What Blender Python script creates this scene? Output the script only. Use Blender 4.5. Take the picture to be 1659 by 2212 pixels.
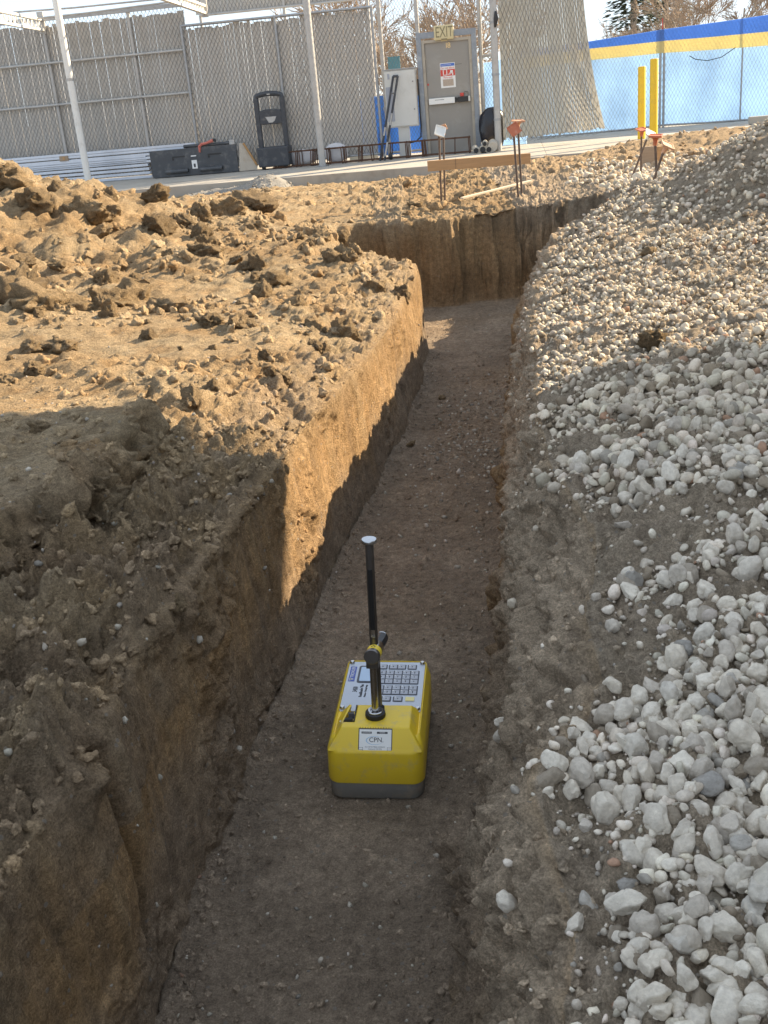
import bpy, bmesh, math, random
import numpy as np
from mathutils import Vector, Matrix, Euler

random.seed(7); rng = np.random.default_rng(7)
for o in list(bpy.data.objects): bpy.data.objects.remove(o)
scene = bpy.context.scene
C = scene.collection

# ------------------------------------------------------------------ camera
F = 2260.0; CX, CY = 829.5, 1106.0            # focal length and centre in photo units (photo 1659 x 2212)
PITCH, ROLL, CAMZ = math.radians(21.8), math.radians(-5.2), 1.545
cam_d = bpy.data.cameras.new('camera'); cam = bpy.data.objects.new('camera', cam_d); C.objects.link(cam)
CM = Matrix.Rotation(math.pi/2 - PITCH, 3, 'X') @ Matrix.Rotation(ROLL, 3, 'Z')
cam.matrix_world = Matrix.Translation((0, 0, CAMZ)) @ CM.to_4x4()
cam_d.sensor_fit = 'VERTICAL'; cam_d.sensor_height = 24.0; cam_d.lens = F/2212.0*24.0
cam_d.clip_end = 3000; cam_d.clip_start = 0.05
scene.camera = cam

# ------------------------------------------------------------------ sky, sun, exposure
SUN_AZ, SUN_EL = math.radians(66), math.radians(27)
w = bpy.data.worlds.new('World'); scene.world = w; w.use_nodes = True
nt = w.node_tree; nt.nodes.clear()
sky = nt.nodes.new('ShaderNodeTexSky'); sky.sky_type = 'NISHITA'; sky.sun_disc = False
sky.sun_elevation = SUN_EL; sky.sun_rotation = SUN_AZ; sky.air_density = 0.8; sky.dust_density = 0.05; sky.ozone_density = 1.5
bg = nt.nodes.new('ShaderNodeBackground'); bg.inputs[1].default_value = 0.15
wo = nt.nodes.new('ShaderNodeOutputWorld')
tc = nt.nodes.new('ShaderNodeTexCoord'); mp = nt.nodes.new('ShaderNodeMapping'); mp.inputs['Scale'].default_value = (1.6, 1.6, 5.0)
cn = nt.nodes.new('ShaderNodeTexNoise'); cn.inputs['Scale'].default_value = 2.2; cn.inputs['Detail'].default_value = 7
cr = nt.nodes.new('ShaderNodeValToRGB'); cr.color_ramp.elements[0].position = 0.36; cr.color_ramp.elements[1].position = 0.66; cr.color_ramp.elements[0].color = (.84, .84, .84, 1)
cr.color_ramp.elements[1].color = (.97, .97, .97, 1)
mx = nt.nodes.new('ShaderNodeMix'); mx.data_type = 'RGBA'; mx.inputs[7].default_value = (1.58, 1.76, 1.98, 1)
nt.links.new(tc.outputs['Generated'], mp.inputs['Vector']); nt.links.new(mp.outputs[0], cn.inputs['Vector'])
nt.links.new(cn.outputs[0], cr.inputs[0]); nt.links.new(cr.outputs[0], mx.inputs[0])
nt.links.new(sky.outputs[0], mx.inputs[6]); nt.links.new(mx.outputs[2], bg.inputs[0]); nt.links.new(bg.outputs[0], wo.inputs[0])
sun_d = bpy.data.lights.new('sun', 'SUN'); sun_d.energy = 3.5; sun_d.angle = math.radians(0.53); sun_d.color = (1.0, .81, .56)
sun = bpy.data.objects.new('sun', sun_d); C.objects.link(sun)
SDIR = Vector((math.sin(SUN_AZ)*math.cos(SUN_EL), math.cos(SUN_AZ)*math.cos(SUN_EL), math.sin(SUN_EL)))
sun.rotation_euler = SDIR.to_track_quat('Z', 'Y').to_euler(); sun.location = SDIR*30
vs = scene.view_settings; vs.view_transform = 'Standard'; vs.look = 'None'; vs.gamma = 1; vs.exposure = 1.9
vs.use_curve_mapping = False
scene.render.resolution_x, scene.render.resolution_y = 768, 1024

# ------------------------------------------------------------------ pixel rays
CAMP = Vector((0, 0, CAMZ))
def ray(x, y): return CM @ Vector(((x-CX)/F, -(y-CY)/F, -1.0))
def atz(x, y, z):
    d = ray(x, y); return CAMP + d*((z-CAMZ)/d.z)
def aty(x, y, Y):
    d = ray(x, y); return CAMP + d*(Y/d.y)
TH = math.radians(-8.5)                       # the slab, fences and door share this frame: s along, v away, z up
BO = atz(965, 331, .3); BO.z = 0
BU = Vector((math.cos(TH), math.sin(TH), 0)); BV = Vector((-math.sin(TH), math.cos(TH), 0))
def bw(s, v, z): return Vector((BO.x, BO.y, 0)) + BU*s + BV*v + Vector((0, 0, z))
def pb(x, y, v):
    d = ray(x, y); t = (v + (BO-CAMP).dot(BV))/d.dot(BV); p = CAMP + d*t
    return (p-BO).dot(BU), p.z

# ------------------------------------------------------------------ materials
MATS = {}
def nodes(name):
    m = bpy.data.materials.new(name); m.use_nodes = True
    t = m.node_tree; b = t.nodes['Principled BSDF']; MATS[name] = m
    return m, t, b, t.nodes.new, t.links.new
def col4(c): return (c[0], c[1], c[2], 1)
def pm(name, c, rough=.6, metal=0, var=.12, scale=20, bump=.15, bscale=None, dirt=None, dirt_scale=4, spec=.5):
    """plain procedural paint: colour with noise variation, optional dirt patches, fine bump"""
    m, t, b, N, L = nodes(name)
    co = N('ShaderNodeTexCoord')
    n = N('ShaderNodeTexNoise'); n.inputs['Scale'].default_value = scale; n.inputs['Detail'].default_value = 5; L(co.outputs['Object'], n.inputs['Vector'])
    hs = N('ShaderNodeMix'); hs.data_type = 'RGBA'
    hs.inputs[6].default_value = col4([x*(1-var) for x in c]); hs.inputs[7].default_value = col4([min(1, x*(1+var)) for x in c])
    L(n.outputs[0], hs.inputs[0]); out = hs.outputs[2]
    if dirt:
        d = N('ShaderNodeTexNoise'); d.inputs['Scale'].default_value = dirt_scale; d.inputs['Detail'].default_value = 8; d.inputs['Roughness'].default_value = .7; L(co.outputs['Object'], d.inputs['Vector'])
        r = N('ShaderNodeValToRGB'); r.color_ramp.elements[0].position = .52; r.color_ramp.elements[1].position = .72; L(d.outputs[0], r.inputs[0])
        k = N('ShaderNodeMix'); k.data_type = 'RGBA'; k.inputs[7].default_value = col4(dirt); L(r.outputs[0], k.inputs[0]); L(out, k.inputs[6]); out = k.outputs[2]
    L(out, b.inputs['Base Color']); b.inputs['Roughness'].default_value = rough; b.inputs['Metallic'].default_value = metal
    b.inputs['Specular IOR Level'].default_value = spec
    if bump:
        n2 = N('ShaderNodeTexNoise'); n2.inputs['Scale'].default_value = bscale or scale*4; n2.inputs['Detail'].default_value = 4; L(co.outputs['Object'], n2.inputs['Vector'])
        bp = N('ShaderNodeBump'); bp.inputs['Strength'].default_value = bump; bp.inputs['Distance'].default_value = .01; L(n2.outputs[0], bp.inputs['Height']); L(bp.outputs[0], b.inputs['Normal'])
    return m
def soil_mat(name, tint=None, random_obj=False, bump=.8, pebbles=True):
    m, t, b, N, L = nodes(name)
    co = N('ShaderNodeTexCoord')
    if tint is None:
        a = N('ShaderNodeVertexColor'); a.layer_name = 'Col'; base = a.outputs[0]
    else:
        a = N('ShaderNodeRGB'); a.outputs[0].default_value = col4(tint); base = a.outputs[0]
    geo = N('ShaderNodeNewGeometry'); vec = geo.outputs['Position']
    def mul(c, fac_out, lo, hi):
        r = N('ShaderNodeMapRange'); r.inputs[1].default_value = .25; r.inputs[2].default_value = .75; r.inputs[3].default_value = lo; r.inputs[4].default_value = hi; L(fac_out, r.inputs[0])
        v = N('ShaderNodeVectorMath'); v.operation = 'SCALE'; L(c, v.inputs[0]); L(r.outputs[0], v.inputs['Scale']); return v.outputs[0]
    def noise(s, det=6, ro=.6):
        n = N('ShaderNodeTexNoise'); n.inputs['Scale'].default_value = s; n.inputs['Detail'].default_value = det; n.inputs['Roughness'].default_value = ro; L(vec, n.inputs['Vector']); return n.outputs[0]
    n1 = noise(3.5); n2 = noise(38, 6, .7); n3 = noise(260, 3, .7)
    out = mul(base, n1, .8, 1.2); out = mul(out, n2, .56, 1.42); out = mul(out, n3, .55, 1.42); out = mul(out, noise(120, 4, .75), .72, 1.26)
    if random_obj:
        oi = N('ShaderNodeObjectInfo'); r = N('ShaderNodeMapRange'); r.inputs[3].default_value = .75; r.inputs[4].default_value = 1.2; L(oi.outputs['Random'], r.inputs[0])
        v = N('ShaderNodeVectorMath'); v.operation = 'SCALE'; L(out, v.inputs[0]); L(r.outputs[0], v.inputs['Scale']); out = v.outputs[0]
    if pebbles:
        vo = N('ShaderNodeTexVoronoi'); vo.inputs['Scale'].default_value = 70; L(vec, vo.inputs['Vector'])
        sx = N('ShaderNodeSeparateColor'); L(vo.outputs['Color'], sx.inputs[0])
        th = N('ShaderNodeMath'); th.operation = 'GREATER_THAN'; th.inputs[1].default_value = .93; L(sx.outputs[0], th.inputs[0])
        ds = N('ShaderNodeMath'); ds.operation = 'LESS_THAN'; ds.inputs[1].default_value = .3; L(vo.outputs['Distance'], ds.inputs[0])
        mu = N('ShaderNodeMath'); mu.operation = 'MULTIPLY'; L(th.outputs[0], mu.inputs[0]); L(ds.outputs[0], mu.inputs[1])
        mu2 = N('ShaderNodeMath'); mu2.operation = 'MULTIPLY'; mu2.inputs[1].default_value = .6; L(mu.outputs[0], mu2.inputs[0])
        k = N('ShaderNodeMix'); k.data_type = 'RGBA'; k.inputs[7].default_value = (.36, .33, .29, 1); L(mu2.outputs[0], k.inputs[0]); L(out, k.inputs[6]); out = k.outputs[2]
    L(out, b.inputs['Base Color']); b.inputs['Roughness'].default_value = .95; b.inputs['Specular IOR Level'].default_value = .15
    ad = N('ShaderNodeMath'); ad.operation = 'MULTIPLY_ADD'; ad.inputs[1].default_value = .5; L(noise(300, 4, .8), ad.inputs[0]); L(noise(75, 8, .78), ad.inputs[2])
    vr = N('ShaderNodeTexVoronoi'); vr.inputs['Scale'].default_value = 130; L(vec, vr.inputs['Vector']); a2 = N('ShaderNodeMath'); a2.operation = 'MULTIPLY_ADD'; a2.inputs[1].default_value = -.35; L(vr.outputs['Distance'], a2.inputs[0]); L(ad.outputs[0], a2.inputs[2]); ad = a2
    bp = N('ShaderNodeBump'); bp.inputs['Strength'].default_value = bump; bp.inputs['Distance'].default_value = .045; L(ad.outputs[0], bp.inputs['Height']); L(bp.outputs[0], b.inputs['Normal'])
    return m
def stone_mat(name, attr):
    m, t, b, N, L = nodes(name)
    geo = N('ShaderNodeNewGeometry')
    if attr:
        a = N('ShaderNodeVertexColor'); a.layer_name = 'Col'; base = a.outputs[0]
    else:
        oi = N('ShaderNodeObjectInfo'); r = N('ShaderNodeValToRGB'); L(oi.outputs['Random'], r.inputs[0])
        e = r.color_ramp.elements; e[0].position = 0; e[0].color = (.27, .22, .16, 1); e[1].position = .12; e[1].color = (.50, .445, .375, 1)
        for p, c in ((.4, (.72, .645, .53, 1)), (.62, (.63, .57, .48, 1)), (.85, (.78, .71, .595, 1)), (1, (.34, .32, .29, 1))):
            x = e.new(p); x.color = c
        base = r.outputs[0]
    n = N('ShaderNodeTexNoise'); n.inputs['Scale'].default_value = 90; n.inputs['Detail'].default_value = 7; n.inputs['Roughness'].default_value = .7; L(geo.outputs['Position'], n.inputs['Vector'])
    r2 = N('ShaderNodeMapRange'); r2.inputs[1].default_value = .3; r2.inputs[2].default_value = .7; r2.inputs[3].default_value = .80; r2.inputs[4].default_value = 1.20; L(n.outputs[0], r2.inputs[0])
    v = N('ShaderNodeVectorMath'); v.operation = 'SCALE'; L(base, v.inputs[0]); L(r2.outputs[0], v.inputs['Scale'])
    d = N('ShaderNodeTexNoise'); d.inputs['Scale'].default_value = 24; d.inputs['Detail'].default_value = 6; L(geo.outputs['Position'], d.inputs['Vector'])
    rr = N('ShaderNodeValToRGB'); rr.color_ramp.elements[0].position = .54; rr.color_ramp.elements[1].position = .74; rr.color_ramp.elements[1].color = (.45, .45, .45, 1); L(d.outputs[0], rr.inputs[0])
    k = N('ShaderNodeMix'); k.data_type = 'RGBA'; k.inputs[7].default_value = (.27, .22, .165, 1); L(rr.outputs[0], k.inputs[0]); L(v.outputs[0], k.inputs[6])
    L(k.outputs[2], b.inputs['Base Color']); b.inputs['Roughness'].default_value = .88; b.inputs['Specular IOR Level'].default_value = .25
    n3 = N('ShaderNodeTexNoise'); n3.inputs['Scale'].default_value = 140; n3.inputs['Detail'].default_value = 7; n3.inputs['Roughness'].default_value = .7; L(geo.outputs['Position'], n3.inputs['Vector'])
    bp = N('ShaderNodeBump'); bp.inputs['Strength'].default_value = .8; bp.inputs['Distance'].default_value = .0055; L(n3.outputs[0], bp.inputs['Height']); L(bp.outputs[0], b.inputs['Normal'])
    return m
def cloth_mat(name, c, trans=.6):
    m, t, b, N, L = nodes(name)
    co = N('ShaderNodeTexCoord')
    n = N('ShaderNodeTexNoise'); n.inputs['Scale'].default_value = 1.3; n.inputs['Detail'].default_value = 4; L(co.outputs['Object'], n.inputs['Vector'])
    mi = N('ShaderNodeMix'); mi.data_type = 'RGBA'; mi.inputs[6].default_value = col4([x*.88 for x in c]); mi.inputs[7].default_value = col4([min(1, x*1.1) for x in c]); L(n.outputs[0], mi.inputs[0])
    b.inputs['Roughness'].default_value = .5; L(mi.outputs[2], b.inputs['Base Color'])
    tr = N('ShaderNodeBsdfTranslucent'); L(mi.outputs[2], tr.inputs[0])
    ms = N('ShaderNodeMixShader'); ms.inputs[0].default_value = trans; L(b.outputs[0], ms.inputs[1]); L(tr.outputs[0], ms.inputs[2])
    L(ms.outputs[0], t.nodes['Material Output'].inputs[0])
    n2 = N('ShaderNodeTexNoise'); n2.inputs['Scale'].default_value = 2.2; n2.inputs['Detail'].default_value = 5; L(co.outputs['Object'], n2.inputs['Vector'])
    bp = N('ShaderNodeBump'); bp.inputs['Strength'].default_value = .5; bp.inputs['Distance'].default_value = .08; L(n2.outputs[0], bp.inputs['Height']); L(bp.outputs[0], b.inputs['Normal']); L(bp.outputs[0], tr.inputs['Normal'])
    return m
def wood_mat(name, c):
    m, t, b, N, L = nodes(name)
    co = N('ShaderNodeTexCoord'); mpn = N('ShaderNodeMapping'); mpn.inputs['Scale'].default_value = (3, 30, 60); L(co.outputs['Object'], mpn.inputs[0])
    n = N('ShaderNodeTexNoise'); n.inputs['Scale'].default_value = 1.5; n.inputs['Detail'].default_value = 6; L(mpn.outputs[0], n.inputs['Vector'])
    mi = N('ShaderNodeMix'); mi.data_type = 'RGBA'; mi.inputs[6].default_value = col4([x*.7 for x in c]); mi.inputs[7].default_value = col4([x*1.2 for x in c]); L(n.outputs[0], mi.inputs[0]); L(mi.outputs[2], b.inputs['Base Color'])
    b.inputs['Roughness'].default_value = .75; return m
soil_mat('soil'); soil_mat('clod', (.44, .32, .19), True, 1.0, False); soil_mat('crumb', None, False, .6, False)
stone_mat('stone', False); stone_mat('gravel', True)
pm('concrete', (.40, .37, .32), .9, 0, .18, 3, .4, 60, (.27, .235, .19), 1.2)
pm('asphalt', (.24, .225, .20), .95, 0, .25, 2, .3, 50)
pm('galv', (.36, .37, .38), .5, .75, .25, 14, .1)
pm('post', (.46, .45, .43), .55, .35, .15, 8, .1, None, (.30, .28, .26), 3)
pm('wire', (.17, .165, .16), .5, .5, .2, 30, 0)
pm('slat', (.50, .475, .435), .6, 0, .12, 2.5, .12, 30, (.40, .375, .34), 1.3)
pm('slat_tan', (.48, .44, .35), .55, 0, .12, 2.5, .12, 30, (.38, .34, .28), 1.2)
pm('white_paint', (.76, .75, .71), .5, 0, .06, 6, .08, None, (.5, .47, .42), 3)
pm('door_paint', (.29, .275, .25), .5, 0, .08, 3, .06, 60, (.36, .345, .32), 2.2)
pm('door_frame_paint', (.41, .37, .305), .55, 0, .12, 5, .1, None, (.29, .26, .22), 4)
pm('frame_steel', (.27, .30, .34), .55, .4, .22, 9, .12, None, (.40, .42, .44), 6)
pm('exit_cream', (.62, .54, .32), .5, 0, .1, 6, .05)
pm('exit_letter', (.22, .19, .11), .6, 0, .1, 20, 0)
pm('brass', (.85, .62, .32), .35, .6, .1, 20, 0)
pm('paper', (.80, .80, .78), .7, 0, .05, 20, .05)
pm('sign_red', (.60, .07, .05), .5, 0, .08, 20, 0)
pm('sign_blue', (.07, .16, .52), .5, 0, .08, 20, 0)
pm('sign_brown', (.45, .37, .30), .8, 0, .3, 60, 0)
pm('black', (.022, .022, .024), .45, 0, .3, 20, .08)
pm('dark_plastic', (.045, .05, .06), .5, 0, .2, 10, .1, None, (.12, .12, .12), 8)
pm('dark_steel', (.075, .08, .088), .55, .2, .3, 5, .2, None, (.17, .165, .16), 5)
pm('light_scuff', (.45, .44, .42), .7, 0, .2, 30, .1)
pm('cabinet', (.60, .60, .57), .55, 0, .06, 5, .05, None, (.5, .49, .45), 2)
pm('label_grey', (.35, .37, .42), .6, 0, .1, 30, 0)
pm('rust', (.10, .052, .032), .85, .1, .45, 25, .3, None, (.21, .095, .045), 12)
pm('rebar', (.15, .11, .085), .7, .3, .35, 30, .3, None, (.28, .22, .16), 10)
pm('beige_plate', (.50, .44, .36), .7, 0, .15, 5, .1, None, (.35, .22, .12), 4)
pm('orange_edge', (.42, .24, .10), .7, 0, .2, 10, .1)
pm('beam', (.60, .65, .74), .35, .5, .12, 6, .1)
pm('strap', (.55, .16, .12), .7, 0, .2, 40, .2)
pm('sack', (.60, .59, .60), .6, 0, .12, 6, .3, 25)
pm('cap_orange', (.56, .17, .08), .5, 0, .15, 20, .1, None, (.55, .42, .32), 10)
pm('cap_faded', (.62, .36, .22), .65, 0, .15, 20, .1, None, (.55, .47, .38), 14)
pm('cap_white', (.78, .78, .74), .55, 0, .08, 20, .1)
pm('cap_green', (.62, .66, .40), .55, 0, .1, 20, .1)
wood_mat('lumber', (.52, .31, .15)); wood_mat('lumber_grey', (.40, .30, .21)); wood_mat('lath', (.72, .62, .46))
pm('bollard', (.80, .52, .02), .45, 0, .08, 5, .1, None, (.62, .40, .05), 5)
cloth_mat('tarp_light', (.55, .72, .92), .75); cloth_mat('band_blue', (.19, .37, .76), .65); cloth_mat('band_yellow', (.86, .76, .42), .6); cloth_mat('tarp_blue', (.16, .36, .72), .6)
pm('poly_black', (.012, .013, .02), .25, 0, .3, 6, .5, 12)
pm('core', (.50, .45, .37), .85, 0, .2, 20, .3)
pm('bark', (.40, .34, .27), .85, 0, .3, 6, .3); pm('bark_pale', (.62, .57, .48), .8, 0, .25, 5, .3); pm('twig', (.37, .28, .20), .85, 0, .3, 3, 0)
pm('needles', (.13, .15, .10), .8, 0, .4, 2, 0)
pm('siding', (.52, .49, .44), .6, 0, .08, 3, .1)
# gauge
pm('gauge_yellow', (.78, .55, .03), .42, 0, .05, 14, .05, 400, (.56, .42, .14), 26)
pm('gauge_base', (.22, .21, .19), .7, 0, .15, 30, .1, None, (.33, .27, .20), 22)
pm('panel_grey', (.52, .56, .63), .4, 0, .05, 20, 0)
pm('key_grey', (.40, .42, .47), .45, 0, .06, 50, 0); pm('key_dark', (.055, .06, .08), .5, 0, .1, 50, 0); pm('key_yellow', (.80, .70, .30), .5, 0, .05, 50, 0)
pm('lcd', (.42, .55, .72), .2, 0, .05, 30, 0)
pm('logo_blue', (.06, .10, .38), .45, 0, .05, 50, 0)
pm('steel', (.50, .49, .47), .22, 1.0, .1, 40, .03); pm('steel_dark', (.20, .19, .185), .34, .9, .15, 30, .05)
pm('chrome', (.50, .51, .53), .25, 1.0, .05, 40, 0); pm('rubber', (.02, .02, .02), .6, 0, .2, 40, .1); pm('anodised', (.035, .034, .034), .38, .5, .2, 30, .03)
pm('swoosh', (.36, .52, .68), .5, 0, .05, 50, 0); pm('ink', (.05, .05, .055), .6, 0, .1, 50, 0); pm('hazard_yellow', (.85, .62, .05), .5, 0, .05, 50, 0)

# ------------------------------------------------------------------ mesh helpers
def setp(o, label=None, cat=None, group=None, kind=None):
    if label: o['label'] = label
    if cat: o['category'] = cat
    if group: o['group'] = group
    if kind: o['kind'] = kind
    return o
def link(name, me, mat=None, parent=None):
    o = bpy.data.objects.new(name, me); C.objects.link(o)
    if mat: me.materials.append(MATS[mat]) if not me.materials else None
    if parent: o.parent = parent
    return o
def thing(name, label, cat, loc=(0, 0, 0), rotz=0, group=None):
    o = bpy.data.objects.new(name, None); C.objects.link(o); o.location = loc; o.rotation_euler = (0, 0, rotz)
    o.empty_display_size = .1
    return setp(o, label, cat, group)
def bgthing(name, label, cat, s, v, z, group=None): return thing(name, label, cat, bw(s, v, z), TH, group)
class MB:
    def __init__(self): self.v = []; self.f = []
    def add(self, vs, fs):
        n = len(self.v); self.v += [tuple(p) for p in vs]; self.f += [tuple(i+n for i in q) for q in fs]; return self
    def box(self, a, b, M=None, bev=0):
        x0, y0, z0 = a; x1, y1, z1 = b
        vs = [Vector(p) for p in ((x0,y0,z0),(x1,y0,z0),(x1,y1,z0),(x0,y1,z0),(x0,y0,z1),(x1,y0,z1),(x1,y1,z1),(x0,y1,z1))]
        if M is not None: vs = [M @ p for p in vs]
        return self.add(vs, [(0,3,2,1),(4,5,6,7),(0,1,5,4),(1,2,6,5),(2,3,7,6),(3,0,4,7)])
    def tube(self, pts, r, n=8, cap=True):
        pts = [Vector(p) for p in pts]; rs = r if isinstance(r, (list, tuple)) else [r]*len(pts)
        rings = []; prev = None
        for i, p in enumerate(pts):
            d = (pts[min(i+1, len(pts)-1)] - pts[max(i-1, 0)]).normalized()
            if prev is None: a = d.cross(Vector((0, 0, 1)) if abs(d.z) < .9 else Vector((1, 0, 0))).normalized()
            else: a = (prev - d*prev.dot(d)).normalized()
            prev = a; b = d.cross(a)
            rings.append([p + (a*math.cos(2*math.pi*k/n) + b*math.sin(2*math.pi*k/n))*rs[i] for k in range(n)])
        vs = [q for g in rings for q in g]; fs = []
        for i in range(len(pts)-1):
            for k in range(n): fs.append((i*n+k, i*n+(k+1) % n, (i+1)*n+(k+1) % n, (i+1)*n+k))
        if cap: fs += [tuple(range(n))[::-1], tuple((len(pts)-1)*n+k for k in range(n))]
        return self.add(vs, fs)
    def loft(self, loops, cap=True):
        n = len(loops[0]); vs = [p for l in loops for p in l]; fs = []
        for i in range(len(loops)-1):
            for k in range(n): fs.append((i*n+k, i*n+(k+1) % n, (i+1)*n+(k+1) % n, (i+1)*n+k))
        if cap: fs += [tuple(range(n))[::-1], tuple((len(loops)-1)*n+k for k in range(n))]
        return self.add(vs, fs)
    def lathe(self, prof, n=24, M=None):
        vs = []
        for r, z in prof:
            for k in range(n):
                p = Vector((r*math.cos(2*math.pi*k/n), r*math.sin(2*math.pi*k/n), z)); vs.append(M @ p if M is not None else p)
        fs = []
        for i in range(len(prof)-1):
            for k in range(n): fs.append((i*n+k, i*n+(k+1) % n, (i+1)*n+(k+1) % n, (i+1)*n+k))
        fs += [tuple(range(n))[::-1], tuple((len(prof)-1)*n+k for k in range(n))]
        return self.add(vs, fs)
    def prism(self, poly, lo, hi, axis=1):
        """extrude a polygon (list of 2D points in the two other axes) along axis"""
        def mk(p, h):
            if axis == 1: return (p[0], h, p[1])
            if axis == 2: return (p[0], p[1], h)
            return (h, p[0], p[1])
        n = len(poly); vs = [mk(p, lo) for p in poly] + [mk(p, hi) for p in poly]
        fs = [tuple(range(n)), tuple(range(2*n-1, n-1, -1))] + [(i, n+i, n+(i+1) % n, (i+1) % n) for i in range(n)]
        return self.add(vs, fs)
    def grid(self, fn, nu, nv):
        vs = [fn(i/(nu-1), j/(nv-1)) for j in range(nv) for i in range(nu)]
        return self.add(vs, [(j*nu+i, j*nu+i+1, (j+1)*nu+i+1, (j+1)*nu+i) for j in range(nv-1) for i in range(nu-1)])
    def mesh(self, name, mat, smooth=False, bevel=0, seg=2):
        me = bpy.data.meshes.new(name); me.from_pydata([tuple(p) for p in self.v], [], self.f)
        bm = bmesh.new(); bm.from_mesh(me)
        bmesh.ops.recalc_face_normals(bm, faces=bm.faces)
        if bevel:
            bmesh.ops.bevel(bm, geom=[e for e in bm.edges if e.is_manifold and e.calc_face_angle(0) > .5], offset=bevel, segments=seg, profile=.6, affect='EDGES', clamp_overlap=True)
        bm.to_mesh(me); bm.free()
        if smooth:
            me.polygons.foreach_set('use_smooth', [True]*len(me.polygons))
            try: me.set_sharp_from_angle(angle=math.radians(40))
            except Exception: pass
        me.materials.append(MATS[mat]); return me
    def build(self, name, mat, parent=None, smooth=False, bevel=0, seg=2):
        return link(name, self.mesh(name, mat, smooth, bevel, seg), None, parent)
def np_mesh(name, V, Fc, mat, colors=None, smooth=True):
    me = bpy.data.meshes.new(name); k = Fc.shape[1]
    me.vertices.add(len(V)); me.vertices.foreach_set('co', V.astype(np.float32).ravel())
    me.loops.add(Fc.size); me.loops.foreach_set('vertex_index', Fc.astype(np.int32).ravel())
    me.polygons.add(len(Fc)); me.polygons.foreach_set('loop_start', np.arange(0, Fc.size, k, dtype=np.int32))
    me.polygons.foreach_set('use_smooth', np.full(len(Fc), smooth))
    me.update(calc_edges=True); me.validate()
    if colors is not None:
        a = me.color_attributes.new('Col', 'FLOAT_COLOR', 'POINT')
        cc = np.ones((len(V), 4), np.float32); cc[:, :3] = colors; a.data.foreach_set('color', cc.ravel())
    me.materials.append(MATS[mat]); return me
def text_mesh(s, size, mat, depth=.0004, align='CENTER', xs=1.0):
    cu = bpy.data.curves.new('t', 'FONT'); cu.body = s; cu.size = size; cu.align_x = align; cu.align_y = 'CENTER'; cu.extrude = depth; cu.resolution_u = 3
    o = bpy.data.objects.new('t', cu); C.objects.link(o); dg = bpy.context.evaluated_depsgraph_get(); dg.update()
    me = bpy.data.meshes.new_from_object(o.evaluated_get(dg)); bpy.data.objects.remove(o)
    me.materials.clear(); me.materials.append(MATS[mat])
    if xs != 1: me.transform(Matrix.Diagonal((xs, 1, 1, 1)))
    return me
def put(name, me, M, parent):
    o = link(name, me, None, parent); o.matrix_local = M; return o

# ------------------------------------------------------------------ noise
def _h(ix, iy, iz, seed):
    h = (ix.astype(np.uint32)*np.uint32(374761393) + iy.astype(np.uint32)*np.uint32(668265263) + iz.astype(np.uint32)*np.uint32(2147483647) + np.uint32(seed*362437))
    h = (h ^ (h >> np.uint32(13)))*np.uint32(1274126177); h = h ^ (h >> np.uint32(16)); h = h*np.uint32(2246822519); return h ^ (h >> np.uint32(15))
def noise3(P, freq, seed=0):
    p = P*freq; i = np.floor(p).astype(np.int64); f = (p-i).astype(np.float32); u = f*f*f*(f*(f*6-15)+10)
    out = np.zeros(len(P), np.float32)
    for dx in (0, 1):
        wx = u[:, 0] if dx else 1-u[:, 0]
        for dy in (0, 1):
            wy = u[:, 1] if dy else 1-u[:, 1]
            for dz in (0, 1):
                wz = u[:, 2] if dz else 1-u[:, 2]
                h = _h(i[:, 0]+dx, i[:, 1]+dy, i[:, 2]+dz, seed)
                g = ((h & 1023).astype(np.float32)/511.5-1)*(f[:, 0]-dx) + (((h >> np.uint32(10)) & 1023).astype(np.float32)/511.5-1)*(f[:, 1]-dy) + (((h >> np.uint32(20)) & 1023).astype(np.float32)/511.5-1)*(f[:, 2]-dz)
                out += wx*wy*wz*g
    return out*1.4
def fbm(P, freq, oct=4, seed=0, gain=.5):
    a = 1; o = 0
    for k in range(oct): o = o + a*noise3(P, freq*2**k, seed+k); a *= gain
    return o
def worley(p, freq, seed=0):
    """rounded lumps of random height from 2D cells"""
    q = p*freq; i = np.floor(q).astype(np.int64); best = np.zeros(len(p), np.float32)
    z = np.zeros(len(p), np.int64)
    for dx in (-1, 0, 1):
        for dy in (-1, 0, 1):
            h = _h(i[:, 0]+dx, i[:, 1]+dy, z, seed)
            px = i[:, 0]+dx + (h & 1023)/1023.; py = i[:, 1]+dy + ((h >> np.uint32(10)) & 1023)/1023.; rr = ((h >> np.uint32(20)) & 1023)/1023.
            R = .35+.5*rr; d2 = ((q[:, 0]-px)**2 + (q[:, 1]-py)**2)/(R*R)
            best = np.maximum(best, np.sqrt(np.maximum(0, 1-d2))*R)
    return best.astype(np.float32)
def sstep(x, a, b):
    t = np.clip((x-a)/(b-a), 0, 1); return t*t*(3-2*t)

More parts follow.
